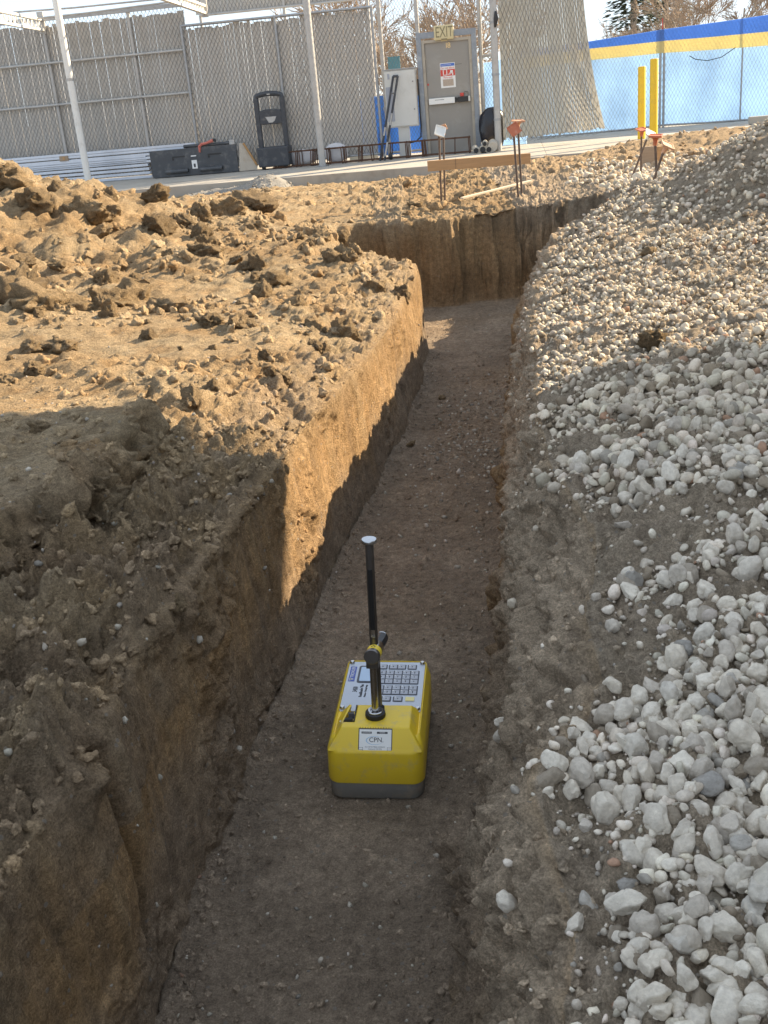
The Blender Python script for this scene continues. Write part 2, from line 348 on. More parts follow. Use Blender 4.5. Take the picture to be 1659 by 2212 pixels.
# ------------------------------------------------------------------ terrain: banks, trench, far ground
def ip(Y, tab): return np.interp(Y, [t[0] for t in tab], [t[1] for t in tab])
XL = [(-2, -1.05), (1.446, -.49), (1.824, -.471), (2.09, -.428), (2.704, -.299), (3.324, -.196), (4.0, -.051), (4.9, .14), (6.39, .361), (8, .39), (10, .5), (20, 1.0)]
XR = [(-2, -.5), (1.386, .057), (1.748, .114), (2.144, .205), (2.702, .311), (3.347, .417), (4.3, .574), (6.187, .88), (7.885, 1.16), (10, 1.3), (20, 2.2)]
WR = [(-2, .2), (.84, .17), (1.0, .2), (1.26, .15), (1.5, .27), (1.75, .25), (2.1, .27), (2.55, .16), (3.0, .13), (4.3, .12), (5.2, .18), (6.2, .28), (6.9, .38), (8, .4), (20, .5)]
ZL = [(-2, .58), (1.4, .56), (2.6, .55), (3.46, .53), (4.4, .50), (5.6, .50), (6.4, .56), (8, .62), (9.2, .66), (11, .58), (14, .38), (18.9, .10), (22, .05)]
ZR = [(-2, .56), (1.0, .56), (1.5, .58), (2.1, .6), (3, .62), (4, .62), (5.2, .64), (6.5, .66), (8, .68), (9.2, .68), (12, .6), (15, .45), (19, .16), (22, .05)]
rows = [-1.5]
while rows[-1] < 19.4:
    y = rows[-1]
    d = .06 if y < .35 else .02 if y < .7 else .0068 if y < 2.7 else .0068+(y-2.7)*.0040 if y < 7.85 else .0065 if y < 8.1 else .03+(y-8.1)*.006
    rows.append(y+d)
rows = np.array(rows); NR = len(rows)
NC = (210, 60, 95, 110, 100, 60, 230)
def cols_for(Y):
    xl, xr, wr = ip(Y, XL), ip(Y, XR), ip(Y, WR)
    far_l = -(2.3 + .5*max(Y, 0)); far_r = 2.2 + .5*max(Y, 0)
    keys = [far_l, xl-.32, xl-.045, xl, xr, xr+wr, xr+wr+.25, far_r]
    out = []; tag = []
    for k in range(7):
        t = np.linspace(0, 1, NC[k], endpoint=False)
        if k == 0: t = 1-(1-t)**1.7
        if k == 6: t = t**1.5
        out.append(keys[k] + (keys[k+1]-keys[k])*t); tag.append(k+t)
    return np.concatenate(out), np.concatenate(tag)
GX = np.zeros((NR, sum(NC))); GT = np.zeros_like(GX)
for r, Y in enumerate(rows): GX[r], GT[r] = cols_for(Y)
GY = np.repeat(rows[:, None], GX.shape[1], 1)
def bank_left(X, Y):
    z = ip(Y, ZL); xl = ip(Y, XL); d = xl-.045-X                    # distance out from the rim
    z = z + .12*sstep(d, -.05, .42)*sstep(Y, 8.5, 7) + .02*sstep(d, .3, 1.5)
    edge = np.interp(Y, [0, 1.6, 2.16, 2.36, 2.7, 3.3, 3.8], [-.86, -.9, -.86, -.755, -.677, -.72, -1.0]) + .03*np.sin(Y*13)+.02*np.sin(Y*31+1)
    z = z + .055*sstep(edge-X, -.03, .03)*sstep(Y, 3.6, 3.0) - .05*sstep(edge-X, -.3, 0)*sstep(edge-X, .03, 0)*sstep(Y, 3.6, 3.0)
    z = z + .68*np.exp(-((X+2.9)/1.15)**2-((Y-7.6)/1.5)**2) + .12*np.exp(-((X+1.75)/.5)**2-((Y-8.0)/.9)**2)
    z = z + .16*np.exp(-((X+.95)/.35)**2-((Y-8.1)/.5)**2) + .10*np.exp(-((X+1.9)/.8)**2-((Y-4.9)/.5)**2)
    return z
def bank_right(X, Y):
    z = ip(Y, ZR); xo = ip(Y, XR)+ip(Y, WR); d = X-xo
    z = z + .05*sstep(d, 0, .3)*sstep(Y, 9, 7) + .05*np.clip(d, 0, 1.2)*sstep(Y, 9, 6)
    z = z + .55*np.exp(-((X-2.75)/.85)**2-((Y-5.9)/1.4)**2) + .06*np.exp(-((X-.95)/.3)**2-((Y-1.3)/.5)**2)
    z = z + .45*np.exp(-((X-4.6)/1.0)**2-((Y-8.5)/1.6)**2)
    return z + .22*sstep(X, 3.0, 5.5)*sstep(Y, 13, 18)
FL = np.floor(GT); T = GT-FL
ZLr = bank_left(GX, GY); ZRr = bank_right(GX, GY)
GZ = np.zeros_like(GX)
m = FL <= 1; GZ[m] = ZLr[m]
m = FL == 2; zr_ = np.repeat(bank_left(ip(rows, XL)-.045, rows)[:, None], GX.shape[1], 1); GZ[m] = (zr_*(1-T**1.0))[m]
m = FL == 4; zq_ = np.repeat(bank_right(ip(rows, XR)+ip(rows, WR), rows)[:, None], GX.shape[1], 1); GZ[m] = (zq_*(1-(1-T)**1.55))[m]
m = FL >= 5; GZ[m] = ZRr[m]
# past the cross trench the ground closes again
plain = np.where(GX < (ip(rows, XL)[:, None]+ip(rows, XR)[:, None])/2, bank_left(np.minimum(GX, ip(GY, XL)-.05), GY), bank_right(np.maximum(GX, ip(GY, XR)+ip(GY, WR)), GY))
mid = sstep(GX, ip(GY, XL)-.1, ip(GY, XR)+ip(GY, WR)+.1); plain = ZLr*(1-mid)+ZRr*mid
YE = 7.97
YX = YE + .035*np.sin(GX*7+1)+.022*np.sin(GX*17)+.012*np.sin(GX*41+2); past = sstep(GY, YX-.03, YX+.035)
GZ = GZ*(1-past) + plain*past
cross = sstep(GY, 6.42, 6.62)*(1-past)*sstep(GX, -.22, .06)*sstep(-GX, -1.95, -1.55)
startr = 6.95 - .25*sstep(GX, 1.1, 1.5)
crossr = sstep(GY, startr, startr+.25)*(1-past)*sstep(-GX, -1.95, -1.55)
cross = np.where(GX > ip(GY, XR), crossr, cross)
GZ *= (1-cross)
# debris fillet along the foot of the walls
dl = GX-ip(GY, XL); dr = ip(GY, XR)-GX; foot = (FL == 3)*(1-cross)*(1-past)
GZ += foot*(.030*np.exp(-np.maximum(dl, 0)/.035) + .024*np.exp(-np.maximum(dr, 0)/.03))
P = np.stack([GX, GY, GZ], -1)
def normals(P):
    du = np.gradient(P, axis=1); dv = np.gradient(P, axis=0); n = np.cross(du, dv); return n/np.maximum(np.linalg.norm(n, axis=-1, keepdims=True), 1e-9)
Nn = normals(P)
arc = np.cumsum(np.concatenate([np.zeros((NR, 1)), np.linalg.norm(np.diff(P, axis=1), axis=-1)], 1), 1)
arc -= arc[:, [NC[0]+NC[1]]]
shp = GX.shape; Pf = P.reshape(-1, 3); ac = np.stack([arc.ravel(), GY.ravel()], -1)
tag = GT.ravel(); Yf = GY.ravel(); Xf = GX.ravel()
onfloor = ((tag >= 3) & (tag < 4)).astype(float)*(1-past.ravel())
onfloor = np.maximum(onfloor, cross.ravel()); wallL = sstep(tag, 1.75, 2.1)*sstep(-tag, -3.05, -2.95); wallR = sstep(tag, 3.98, 4.05)*sstep(-tag, -5.1, -4.9)
endw = np.exp(-((Yf-YX.ravel())/.06)**2)
edgeb = sstep(tag, .97, 1.3)*sstep(-tag, -2.1, -1.8)
gx0, gy0 = -.08, 2.25
neargauge = np.exp(-(((Xf-gx0)/.22)**2+((Yf-gy0)/.3)**2)**2)
# masks
n_big = fbm(Pf, 1.6, 3, 1); n_med = fbm(Pf, 7, 3, 11); n_sm = fbm(Pf, 30, 3, 21); n_rough = fbm(Pf, 2.6, 2, 31)
streakP = np.stack([Yf*9, Xf*2, Pf[:, 2]*.7], -1); streak = fbm(streakP, 1.8, 3, 41)
shaved = sstep(n_rough + .35*(1-Pf[:, 2]/.55)*(Yf > 2.6) + .04, -.12, .12)      # smooth, bucket-cut face; elsewhere crumbly
rough = np.ones(len(Pf))
rough = rough*(1-onfloor*.72)
rough = np.where(wallL > .5, .10+.55*(1-shaved), rough); rough = rough*(1-.6*endw)
smoothpatch = sstep(fbm(Pf, 1.1, 2, 51), .02, .22)*(tag < 1)
rough = rough*(1-.6*smoothpatch)
plateau = sstep(np.interp(Yf, [0, 1.6, 2.16, 2.36, 2.7, 3.3, 3.8], [-.86, -.9, -.86, -.755, -.677, -.72, -1.0])-Xf, .0, .08)*sstep(-Yf, -4.2, -3.4)
rough = rough*(1-.55*plateau)
edge_x = np.interp(Yf, [0, 1.6, 2.16, 2.36, 2.7, 3.3, 3.8], [-.86, -.9, -.86, -.755, -.677, -.72, -1.0])
fgs = sstep(-Yf, -3.3, -2.6)*sstep(Xf-edge_x, -.08, .0)*sstep(-tag, -2.15, -1.7)
rough = rough*(1+1.0*fgs)
wrp = np.stack([fbm(Pf, 14, 3, 64), fbm(Pf, 14, 3, 67)], -1); wrp2 = np.stack([n_sm, fbm(Pf, 34, 2, 69)], -1)
w1 = worley(ac+wrp*.05, 9, 61); w2 = worley(ac+wrp*.02+wrp2*.012, 26, 62); w3 = worley(ac+wrp2*.012, 64, 63); w4 = worley(ac+wrp2*.005, 120, 65)
lumpy = sstep(fbm(Pf, 2.2, 2, 71), -.1, .25)
disp = n_big*np.where(onfloor > .5, .010, .030*(1-.75*plateau)) + n_med*.016*rough*(1-.3*wallR) + n_sm*.006*rough
disp += rough*(w1*.014*lumpy*(1-onfloor)*(1-.5*wallR) + w2*.009*(.25+.75*lumpy) + w3*.006 + w4*.003) + (onfloor*.003+.001)*w4*sstep(n_med, -.1, .2)
bil = 0; a_ = 1.0
for k_ in range(5): bil = bil + a_*np.abs(noise3(Pf, 9*2.1**k_, 300+k_)); a_ *= .60
disp += onfloor*(bil-.45)*.009*sstep(n_med, -.25, .15) + fgs*((bil-.45)*.03+fbm(Pf, 6, 3, 320)*.022) + wallR*(bil-.45)*.022
disp += (bil-.45)*.034*rough*(1-onfloor*.65)*(1-.25*wallR)
spoil = sstep(-Xf, .9, 1.6)*sstep(Yf, 5.6, 6.6)*sstep(-Yf, -10, -8.8); disp += spoil*(fbm(Pf, 2.6, 3, 310)*.10+(bil-.45)*.04)
ridge = 1-np.abs(fbm(Pf, 11, 3, 81)); disp += (ridge-.75)*.022*rough*(1-onfloor)*(1-wallR*.3)
disp += wallL*shaved*streak*.012 + endw*streak*.035
disp += wallR*(fbm(Pf, 4.5, 3, 91)*.05 - .010*np.abs(fbm(Pf, 16, 3, 95)))
fine = fbm(Pf, 55, 2, 97); disp += fine*.0035*(1-.7*onfloor)*(1-.6*wallL*shaved)
disp += wallR*(fbm(Pf, 22, 3, 98)*.010 + w2*.005 + w3*.003)
disp += edgeb*(1-onfloor)*fbm(Pf, 5.5, 3, 99)*.035
far = sstep(Yf, 9, 12); disp += far*(fbm(Pf, 3, 3, 111)*.05+w1*.04)
disp *= 1-.93*neargauge*(onfloor > .5)
disp *= 1-.9*sstep(Yf, 18.7, 19.2)
cutL = sstep(np.abs(Yf-1.50), .02, .0)*wallL*sstep(Pf[:, 2], .08, .2); disp -= cutL*.035
Pd = (Pf + Nn.reshape(-1, 3)*disp[:, None])
# ---- colour of the soil itself: dry tan crust, moist brown floor, orange clay, grey base-rock dust
dry = np.array([.45, .32, .185]); moist = np.array([.37, .288, .212]); clay = np.array([.43, .265, .125]); grey = np.array([.45, .352, .25]); pale = np.array([.50, .39, .25]); dark = np.array([.27, .198, .13])
c = np.tile(dry, (len(Pf), 1)); 
def mixc(c, k, a): return c*(1-a[:, None]) + k*a[:, None]
nz = fbm(Pf, 2.0, 4, 121); nz2 = fbm(Pf, 6, 4, 131)
c = mixc(c, pale, np.clip(.5+1.3*nz, 0, 1)*.7*(tag < 2)); c = mixc(c, clay, np.clip(nz2*1.6, 0, 1)*.55)
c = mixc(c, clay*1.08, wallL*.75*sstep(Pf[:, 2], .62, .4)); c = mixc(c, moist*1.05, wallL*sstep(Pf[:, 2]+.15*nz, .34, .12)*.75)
topgrey = edgeb*sstep(nz2+.15, -.1, .3)*sstep(Pf[:, 2], .42, .55); c = mixc(c, grey, topgrey*.55)
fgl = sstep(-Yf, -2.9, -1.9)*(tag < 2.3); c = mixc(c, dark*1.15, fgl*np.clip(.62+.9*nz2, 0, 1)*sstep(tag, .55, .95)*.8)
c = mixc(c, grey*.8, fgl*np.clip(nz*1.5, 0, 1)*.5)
c = mixc(c, moist, onfloor*.95); c = mixc(c, moist*1.45, onfloor*np.clip(nz*1.2+.1, 0, 1)*.8); c = mixc(c, clay*.9, onfloor*np.clip(fbm(Pf, 1.3, 3, 141), 0, 1)*.3*sstep(Yf, 2.4, 3.2))
c = mixc(c, np.array([.54, .425, .305]), wallR*sstep(Pf[:, 2]+.12*nz, .05, .30)*.95); c = mixc(c, clay*.78, wallR*sstep(-Pf[:, 2]+.15*nz2, -.30, -.06)*.35*sstep(Yf, 1.6, 2.6))
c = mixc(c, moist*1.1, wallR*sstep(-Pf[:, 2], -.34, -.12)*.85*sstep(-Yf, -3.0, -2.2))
rb = (tag >= 5).astype(float); c = mixc(c, grey*1.02, rb*.85*(1-sstep(Yf, 8, 12)*.7)); c = mixc(c, np.array([.49, .405, .305]), rb*.6*(1-sstep(Yf, 8, 12))); c = mixc(c, moist*1.2, rb*np.clip(nz2*1.5-.1, 0, 1)*.5)
c = mixc(c, pale*.9, wallL*np.clip(streak*1.6, 0, 1)*.3*sstep(Pf[:, 2], .15, .3))
c = mixc(c, moist*.75, np.maximum(wallL*.5, endw*.8)*np.clip(-streak*1.8, 0, 1)*.6)
c = mixc(c, clay*1.05, endw*sstep(Pf[:, 2], .60, .45)*.6)
c *= (1+.18*fbm(Pf, 14, 3, 151))[:, None]
idx = np.arange(NR*shp[1]).reshape(shp)
quads = np.stack([idx[:-1, :-1], idx[:-1, 1:], idx[1:, 1:], idx[1:, :-1]], -1).reshape(-1, 4)
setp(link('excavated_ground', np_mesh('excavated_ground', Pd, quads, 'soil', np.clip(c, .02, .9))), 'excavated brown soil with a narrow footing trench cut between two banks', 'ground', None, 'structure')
Pg = Pd.reshape(shp+(3,)); Ng = normals(Pg); Cg = c.reshape(shp+(3,))
def cell(x, y):
    r = int(np.clip(np.searchsorted(rows, y), 0, NR-1)); k = int(np.clip(np.searchsorted(GX[r], x), 0, shp[1]-1)); return r, k
def ground(x, y):
    r, k = cell(x, y); return Vector(Pg[r, k])
def cells(x, y):
    r = np.clip(np.searchsorted(rows, y), 0, NR-1); k = np.array([np.searchsorted(GX[a], b) for a, b in zip(r, x)]); return r, np.clip(k, 0, shp[1]-1)
CMn = np.array(CM)
_q = (Pd-np.array([0, 0, CAMZ]))@CMn; _ok = _q[:, 2] < -.2
SXp = np.where(_ok, CX+F*_q[:, 0]/np.maximum(-_q[:, 2], .2), -1e6); SYp = np.where(_ok, CY-F*_q[:, 1]/np.maximum(-_q[:, 2], .2), -1e6); SD = -_q[:, 2]
def hit(px, py, tol=7):
    k = np.where((np.abs(SXp-px) < tol) & (np.abs(SYp-py) < tol))[0]
    if len(k) == 0: return hit(px, py, tol*2) if tol < 200 else None
    return int(k[np.argmin(SD[k])])
def on_screen(r, k):
    f = r*shp[1]+k; return (SXp[f] > -350) & (SXp[f] < 2600) & (SYp[f] > 0) & (SYp[f] < 2900)

# ground sheet to the horizon and the concrete slab
g = MB(); g.add([(-400, 6, -.12), (400, 6, -.12), (400, 900, -.12), (-400, 900, -.12)], [(0, 1, 2, 3)]); setp(g.build('ground', 'asphalt'), 'flat paved ground reaching to the horizon', 'ground', None, 'structure')
g = MB(); g.add([(-60, -60, -.14), (60, -60, -.14), (60, 6, -.14), (-60, 6, -.14)], [(0, 1, 2, 3)]); setp(g.build('yard', 'asphalt'), 'flat ground of the site behind the camera', 'ground', None, 'structure')
def slabmesh():
    b = MB(); M = Matrix.Translation((BO.x, BO.y, 0)) @ Matrix.Rotation(TH, 4, 'Z')
    b.box((-14, -3.25, -.12), (1.9, 9, .30), M)
    b.box((1.9, -3.0, -.12), (16, 9, .297), M); return b
setp(slabmesh().build('concrete_slab', 'concrete', None, False, .012), 'grey concrete slab in front of the door and fences', 'concrete slab', None, 'structure')

# ------------------------------------------------------------------ stones and clods
def ico(sub):
    bm = bmesh.new(); bmesh.ops.create_icosphere(bm, subdivisions=sub, radius=1); V = np.array([v.co[:] for v in bm.verts]); Fc = np.array([[v.index for v in f.verts] for f in bm.faces]); bm.free(); return V, Fc
ICO = {k: ico(k) for k in (1, 2, 3, 4)}
def rock(sub, seed, kind):
    r = np.random.default_rng(seed); V, Fc = ICO[sub]; V = V.copy()
    if kind == 'stone':
        rd = r.random() < .55
        for k in range(r.integers(3, 6) if rd else r.integers(7, 13)):
            n = r.normal(size=3); n /= np.linalg.norm(n); d = r.uniform(.5, .85); V -= n*np.maximum(0, V@n-d)[:, None]*(.78 if rd else .96)
        V *= 1+(.14*fbm(V+seed, 1.3, 2, seed)+.07*fbm(V+seed, 4, 2, seed+3))[:, None]; V *= np.array([r.uniform(.95, 1.3), r.uniform(.75, 1.0), r.uniform(.55, .85)])
    else:
        for k in range(r.integers(3, 7)):
            n = r.normal(size=3); n /= np.linalg.norm(n); d = r.uniform(.45, .8); V -= n*np.maximum(0, V@n-d)[:, None]
        V *= 1+(.42*fbm(V+seed, 1.1, 2, seed)+.30*fbm(V+seed, 3.2, 3, seed+5)+(.16*fbm(V+seed, 9, 3, seed+9, .6) if sub > 2 else 0))[:, None]; V *= np.array([r.uniform(.9, 1.35), r.uniform(.75, 1.1), r.uniform(.6, .95)])
    return V, Fc
def rotmats(n, tilt=math.pi):
    q = rng.normal(size=(n, 4)); q /= np.linalg.norm(q, axis=1, keepdims=True); w_, x, y, z = q.T
    return np.stack([1-2*(y*y+z*z), 2*(x*y-w_*z), 2*(x*z+w_*y), 2*(x*y+w_*z), 1-2*(x*x+z*z), 2*(y*z-w_*x), 2*(x*z-w_*y), 2*(y*z+w_*x), 1-2*(x*x+y*y)], -1).reshape(n, 3, 3)
def scatter_mesh(name, pos, size, variants, colors, mat, smooth=True):
    R = rotmats(len(pos)); Vs, Fs, Cs = [], [], []; off = 0; pick = rng.integers(0, len(variants), len(pos))
    for k, (V, Fc) in enumerate(variants):
        s = np.where(pick == k)[0]
        if len(s) == 0: continue
        W = np.einsum('nij,vj->nvi', R[s], V)*size[s][:, None, None] + pos[s][:, None, :]
        Vs.append(W.reshape(-1, 3)); Fs.append((Fc[None]+(off+np.arange(len(s))*len(V))[:, None, None]).reshape(-1, 3)); Cs.append(np.repeat(colors[s], len(V), 0)); off += len(s)*len(V)
    return np_mesh(name, np.concatenate(Vs), np.concatenate(Fs), mat, np.concatenate(Cs), smooth)
# --- gravel over the right bank
GE = [(-1, .15), (.7, .20), (.84, .22), (.98, .27), (1.15, .31), (1.26, .24), (1.365, .30), (1.5, .45), (1.69, .46), (1.77, .44), (2.11, .545), (2.55, .45), (3.0, .50), (3.76, .60), (5, .86), (6.2, 1.22), (7.2, 1.62), (8.0, 1.8), (9.0, 1.9), (10.5, 2.0), (13, 2.9)]
def gmask(x, y):
    p = np.stack([x, y, np.zeros_like(x)], -1); e = ip(y, GE); n = fbm(p, 2.6, 3, 201)
    d = x-e + .03 + .08*n
    m_ = sstep(d, -.03, .10)
    patch = sstep(fbm(p*np.array([.7, 1.4, 1]), 1.9, 3, 211), .10, .34)*sstep(y, 1.2, 1.8)*(1-.35*sstep(y, 4.2, 5.2))*.95          # muddy patches where the soil shows
    patch = np.maximum(patch, np.exp(-((x-.62)/.2)**2-((y-1.66)/.10)**2)*1.1);
    return m_*(1-.88*np.clip(patch, 0, 1))*(1-sstep(y, 10, 13)*.9)
POSG, SZG = [], []
for (y0, y1, x1f, sp, s0, s1) in ((.35, 1.7, 1.5, .0185, .010, .0245), (1.7, 3.0, 2.2, .022, .011, .025), (3.0, 5.0, 3.2, .0205, .0075, .0185), (5.0, 8.0, 5.0, .034, .010, .024), (8.0, 13.0, 7.5, .075, .02, .042)):
    xs = np.arange(.1, x1f, sp); ys = np.arange(y0, y1, sp); X, Y = np.meshgrid(xs, ys); x = (X+rng.uniform(-.5, .5, X.shape)*sp).ravel(); y = (Y+rng.uniform(-.5, .5, X.shape)*sp).ravel()
    k = rng.random(len(x)) < gmask(x, y); x, y = x[k], y[k]; r, q = cells(x, y); ok = on_screen(r, q); r, q = r[ok], q[ok]
    sz = s0+(s1-s0)*rng.random(len(r))**1.9
    jit = np.stack([rng.uniform(-.4, .4, len(r))*sp, rng.uniform(-.4, .4, len(r))*sp, np.zeros(len(r))], -1)
    POSG.append(Pg[r, q]+jit+Ng[r, q]*(sz*rng.uniform(-.25, .8, len(r)))[:, None]); SZG.append(sz)
for (y0, y1, x1f, sp, s0, s1) in ((.35, 1.7, 1.4, .0125, .003, .0095), (1.7, 3.0, 1.9, .017, .004, .010), (3.0, 5.0, 3.0, .034, .004, .009)):
    xs = np.arange(.1, x1f, sp); ys = np.arange(y0, y1, sp); X, Y = np.meshgrid(xs, ys); x = (X+rng.uniform(-.5, .5, X.shape)*sp).ravel(); y = (Y+rng.uniform(-.5, .5, X.shape)*sp).ravel()
    k = rng.random(len(x)) < gmask(x+.04, y)*.8+.01; x, y = x[k], y[k]; r, q = cells(x, y); ok = on_screen(r, q); r, q = r[ok], q[ok]; sz = s0+(s1-s0)*rng.random(len(r))**2
    POSG.append(Pg[r, q]+Ng[r, q]*(sz*.4)[:, None]); SZG.append(sz)
# single stones rolled down the soil slope and lying on the trench floor
def loose(n, f, s0, s1, pw=2.2):
    x, y = f(n); r, q = cells(x, y); ok = on_screen(r, q); r, q = r[ok], q[ok]; sz = s0+(s1-s0)*rng.random(len(r))**pw
    return Pg[r, q]+Ng[r, q]*(sz*.12)[:, None], sz, r, q
def f_slope(n):
    y = rng.uniform(.7, 6.5, n); return ip(y, XR)+ip(y, WR)*rng.uniform(.45, 1.3, n), y
p, z_, _, _ = loose(220, f_slope, .005, .02); POSG.append(p); SZG.append(z_)
POSG = np.concatenate(POSG); SZG = np.concatenate(SZG)
qd = (POSG-np.array([0, 0, CAMZ]))@CMn; app = SZG/np.maximum(-qd[:, 2], .1)
px = CX+F*qd[:, 0]/-qd[:, 2]; py = CY-F*qd[:, 1]/-qd[:, 2]
order = np.argsort(-app*((px > 0) & (px < 1659) & (py < 2212))); big = order[:300]; rest = order[300:]
def gcols(n):
    b = np.array([.71, .635, .525])*rng.uniform(.70, 1.22, n)[:, None]; b *= 1+rng.normal(0, .012, (n, 3))
    k = rng.random(n); b[k < .10] = np.array([.31, .255, .19])*rng.uniform(.8, 1.2, ((k < .10).sum(), 1)); b[(k > .10) & (k < .17)] = np.array([.37, .335, .285]); b[k > .988] = np.array([.45, .28, .19]); return b
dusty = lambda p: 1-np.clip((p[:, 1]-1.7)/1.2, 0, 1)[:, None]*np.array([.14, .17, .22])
ST3 = [rock(4, 300+k, 'stone') for k in range(10)]; STn = [rock(3, 310+k, 'stone') for k in range(10)]; ST2 = [rock(2, 320+k, 'stone') for k in range(10)]; ST1 = [rock(1, 340+k, 'stone') for k in range(8)]
ST3m = [np_mesh('gravel_stone', V, Fc, 'stone') for V, Fc in ST3]
for i, k in enumerate(big):
    o = link('gravel_stone', ST3m[i % 10]); o.location = POSG[k]; sz = SZG[k]; o.scale = (sz, sz, sz); o.rotation_euler = rng.uniform(-math.pi, math.pi, 3)
    setp(o, 'pale rounded stone among the large gravel nearest the camera on the right bank', 'stone', 'loose stones on the right bank')
rank = np.argsort(-app[rest]); nr_ = rest[rank[:1200]]; fr_ = rest[rank[1200:6500]]; vf_ = rest[rank[6500:]]; print('GRAVEL', len(rest))
gm = scatter_mesh('g', POSG[nr_], SZG[nr_], STn, gcols(len(nr_)), 'gravel')
o = link('gravel', gm); setp(o, 'pale grey gravel covering the near part of the right bank', 'gravel', None, 'stuff')
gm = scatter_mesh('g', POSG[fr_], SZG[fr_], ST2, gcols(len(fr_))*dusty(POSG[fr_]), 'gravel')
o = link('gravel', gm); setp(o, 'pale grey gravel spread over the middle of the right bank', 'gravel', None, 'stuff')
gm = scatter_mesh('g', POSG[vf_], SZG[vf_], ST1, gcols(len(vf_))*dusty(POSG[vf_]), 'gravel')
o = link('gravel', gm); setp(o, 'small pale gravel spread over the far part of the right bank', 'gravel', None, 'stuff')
# --- crumbs of soil: left bank, foot of walls, far ground
CL1 = [rock(1, 400+k, 'clod') for k in range(10)]; CL2 = [rock(2, 420+k, 'clod') for k in range(10)]; CLr = [rock(3, 460+k, 'clod') for k in range(12)]; CL3 = [rock(4, 440+k, 'clod') for k in range(10)]
def f_band(n):
    y = rng.normal(4.6, .55, n); a, b = ip(y, XL), ip(y, XR); return a+(b-a)*(.25+.75*rng.random(n)), y
def f_rslope(n):
    y = .7+6.0*rng.random(n)**1.7; return ip(y, XR)+ip(y, WR)*rng.uniform(.0, 1.25, n), y
def f_left(n):
    y = rng.uniform(1.0, 8.0, n)**1.0; d = np.abs(rng.normal(0, 1, n)); return ip(y, XL)-.02-d*(.35+.22*y), y
def f_floor(n):
    y = 1.2+6.6*rng.random(n)**1.6; a, b = ip(y, XL), ip(y, XR); t = rng.random(n); return a+(b-a)*t, y
def f_foot(n):
    y = 1.2+5.2*rng.random(n)**1.5; a, b = ip(y, XL), ip(y, XR); d = np.abs(rng.normal(0, .035, n))+.008; return np.where(rng.random(n) < .62, a+d, b-d), y
def f_far(n):
    y = rng.uniform(8.1, 18.5, n); return rng.uniform(-.32, .4, n)*y, y
def f_edge(n):
    y = rng.uniform(.9, 3.2, n); return ip(y, XL)-rng.uniform(.0, .45, n), y
parts = []
for (n, f, s0, s1, pw, cm) in ((6500, f_left, .003, .022, 4.2, 1.0), (5000, f_floor, .0016, .0085, 3.0, 1.0), (3500, f_rslope, .0016, .009, 3.4, 1.0), (700, f_band, .004, .014, 2.6, .95), (1500, f_foot, .0025, .011, 3, 1.0), (2600, f_far, .012, .06, 3, 1.0), (4500, f_edge, .0022, .016, 3.4, 1.0)):
    x, y = f(n)
    if f in (f_left, f_far):
        k = fbm(np.stack([x, y, 0*x], -1), 1.5, 3, 221) > -.12; x, y = x[k], y[k]
    r, q = cells(x, y); ok = on_screen(r, q) & ((Ng[r, q][:, 2] > .45) | (f is f_rslope)); r, q = r[ok], q[ok]; sz = s0+(s1-s0)*rng.random(len(r))**pw
    if f is f_left: sz *= np.clip(Pg[r, q][:, 1]/3.2, .6, 2.0)
    parts.append((Pg[r, q]+Ng[r, q]*(sz*.05)[:, None], sz, Cg[r, q]*rng.uniform(.8, 1.12, len(r))[:, None]*cm))
pc = np.concatenate([a[0] for a in parts]); sc = np.concatenate([a[1] for a in parts]); cc = np.concatenate([a[2] for a in parts])
_q2 = (pc-np.array([0, 0, CAMZ]))@CMn; ap2 = sc/np.maximum(-_q2[:, 2], .1); lg = np.argsort(-ap2); l1, l2 = lg[:1300], lg[1300:]
setp(link('soil_crumbs', scatter_mesh('c', pc[l1], sc[l1], CLr, cc[l1], 'crumb', True)), 'coarse brown soil crumbs strewn over banks and trench floor', 'soil', None, 'stuff')
setp(link('soil_crumbs', scatter_mesh('c', pc[l2], sc[l2], CL1, cc[l2], 'crumb', False)), 'fine brown soil crumbs strewn over banks and trench floor', 'soil', None, 'stuff')
# pebbles in floor and bank
pp = [loose(500, f_floor, .003, .0085, 3), loose(260, f_band, .005, .015, 2), loose(120, f_edge, .004, .013, 3), loose(300, f_left, .004, .012, 3)]
pos = np.concatenate([a[0] for a in pp]); sz = np.concatenate([a[1] for a in pp])
setp(link('pebbles', scatter_mesh('p', pos, sz, ST1, gcols(len(pos))*.62, 'gravel')), 'small pale pebbles scattered in the soil and on the trench floor', 'pebbles', None, 'stuff')
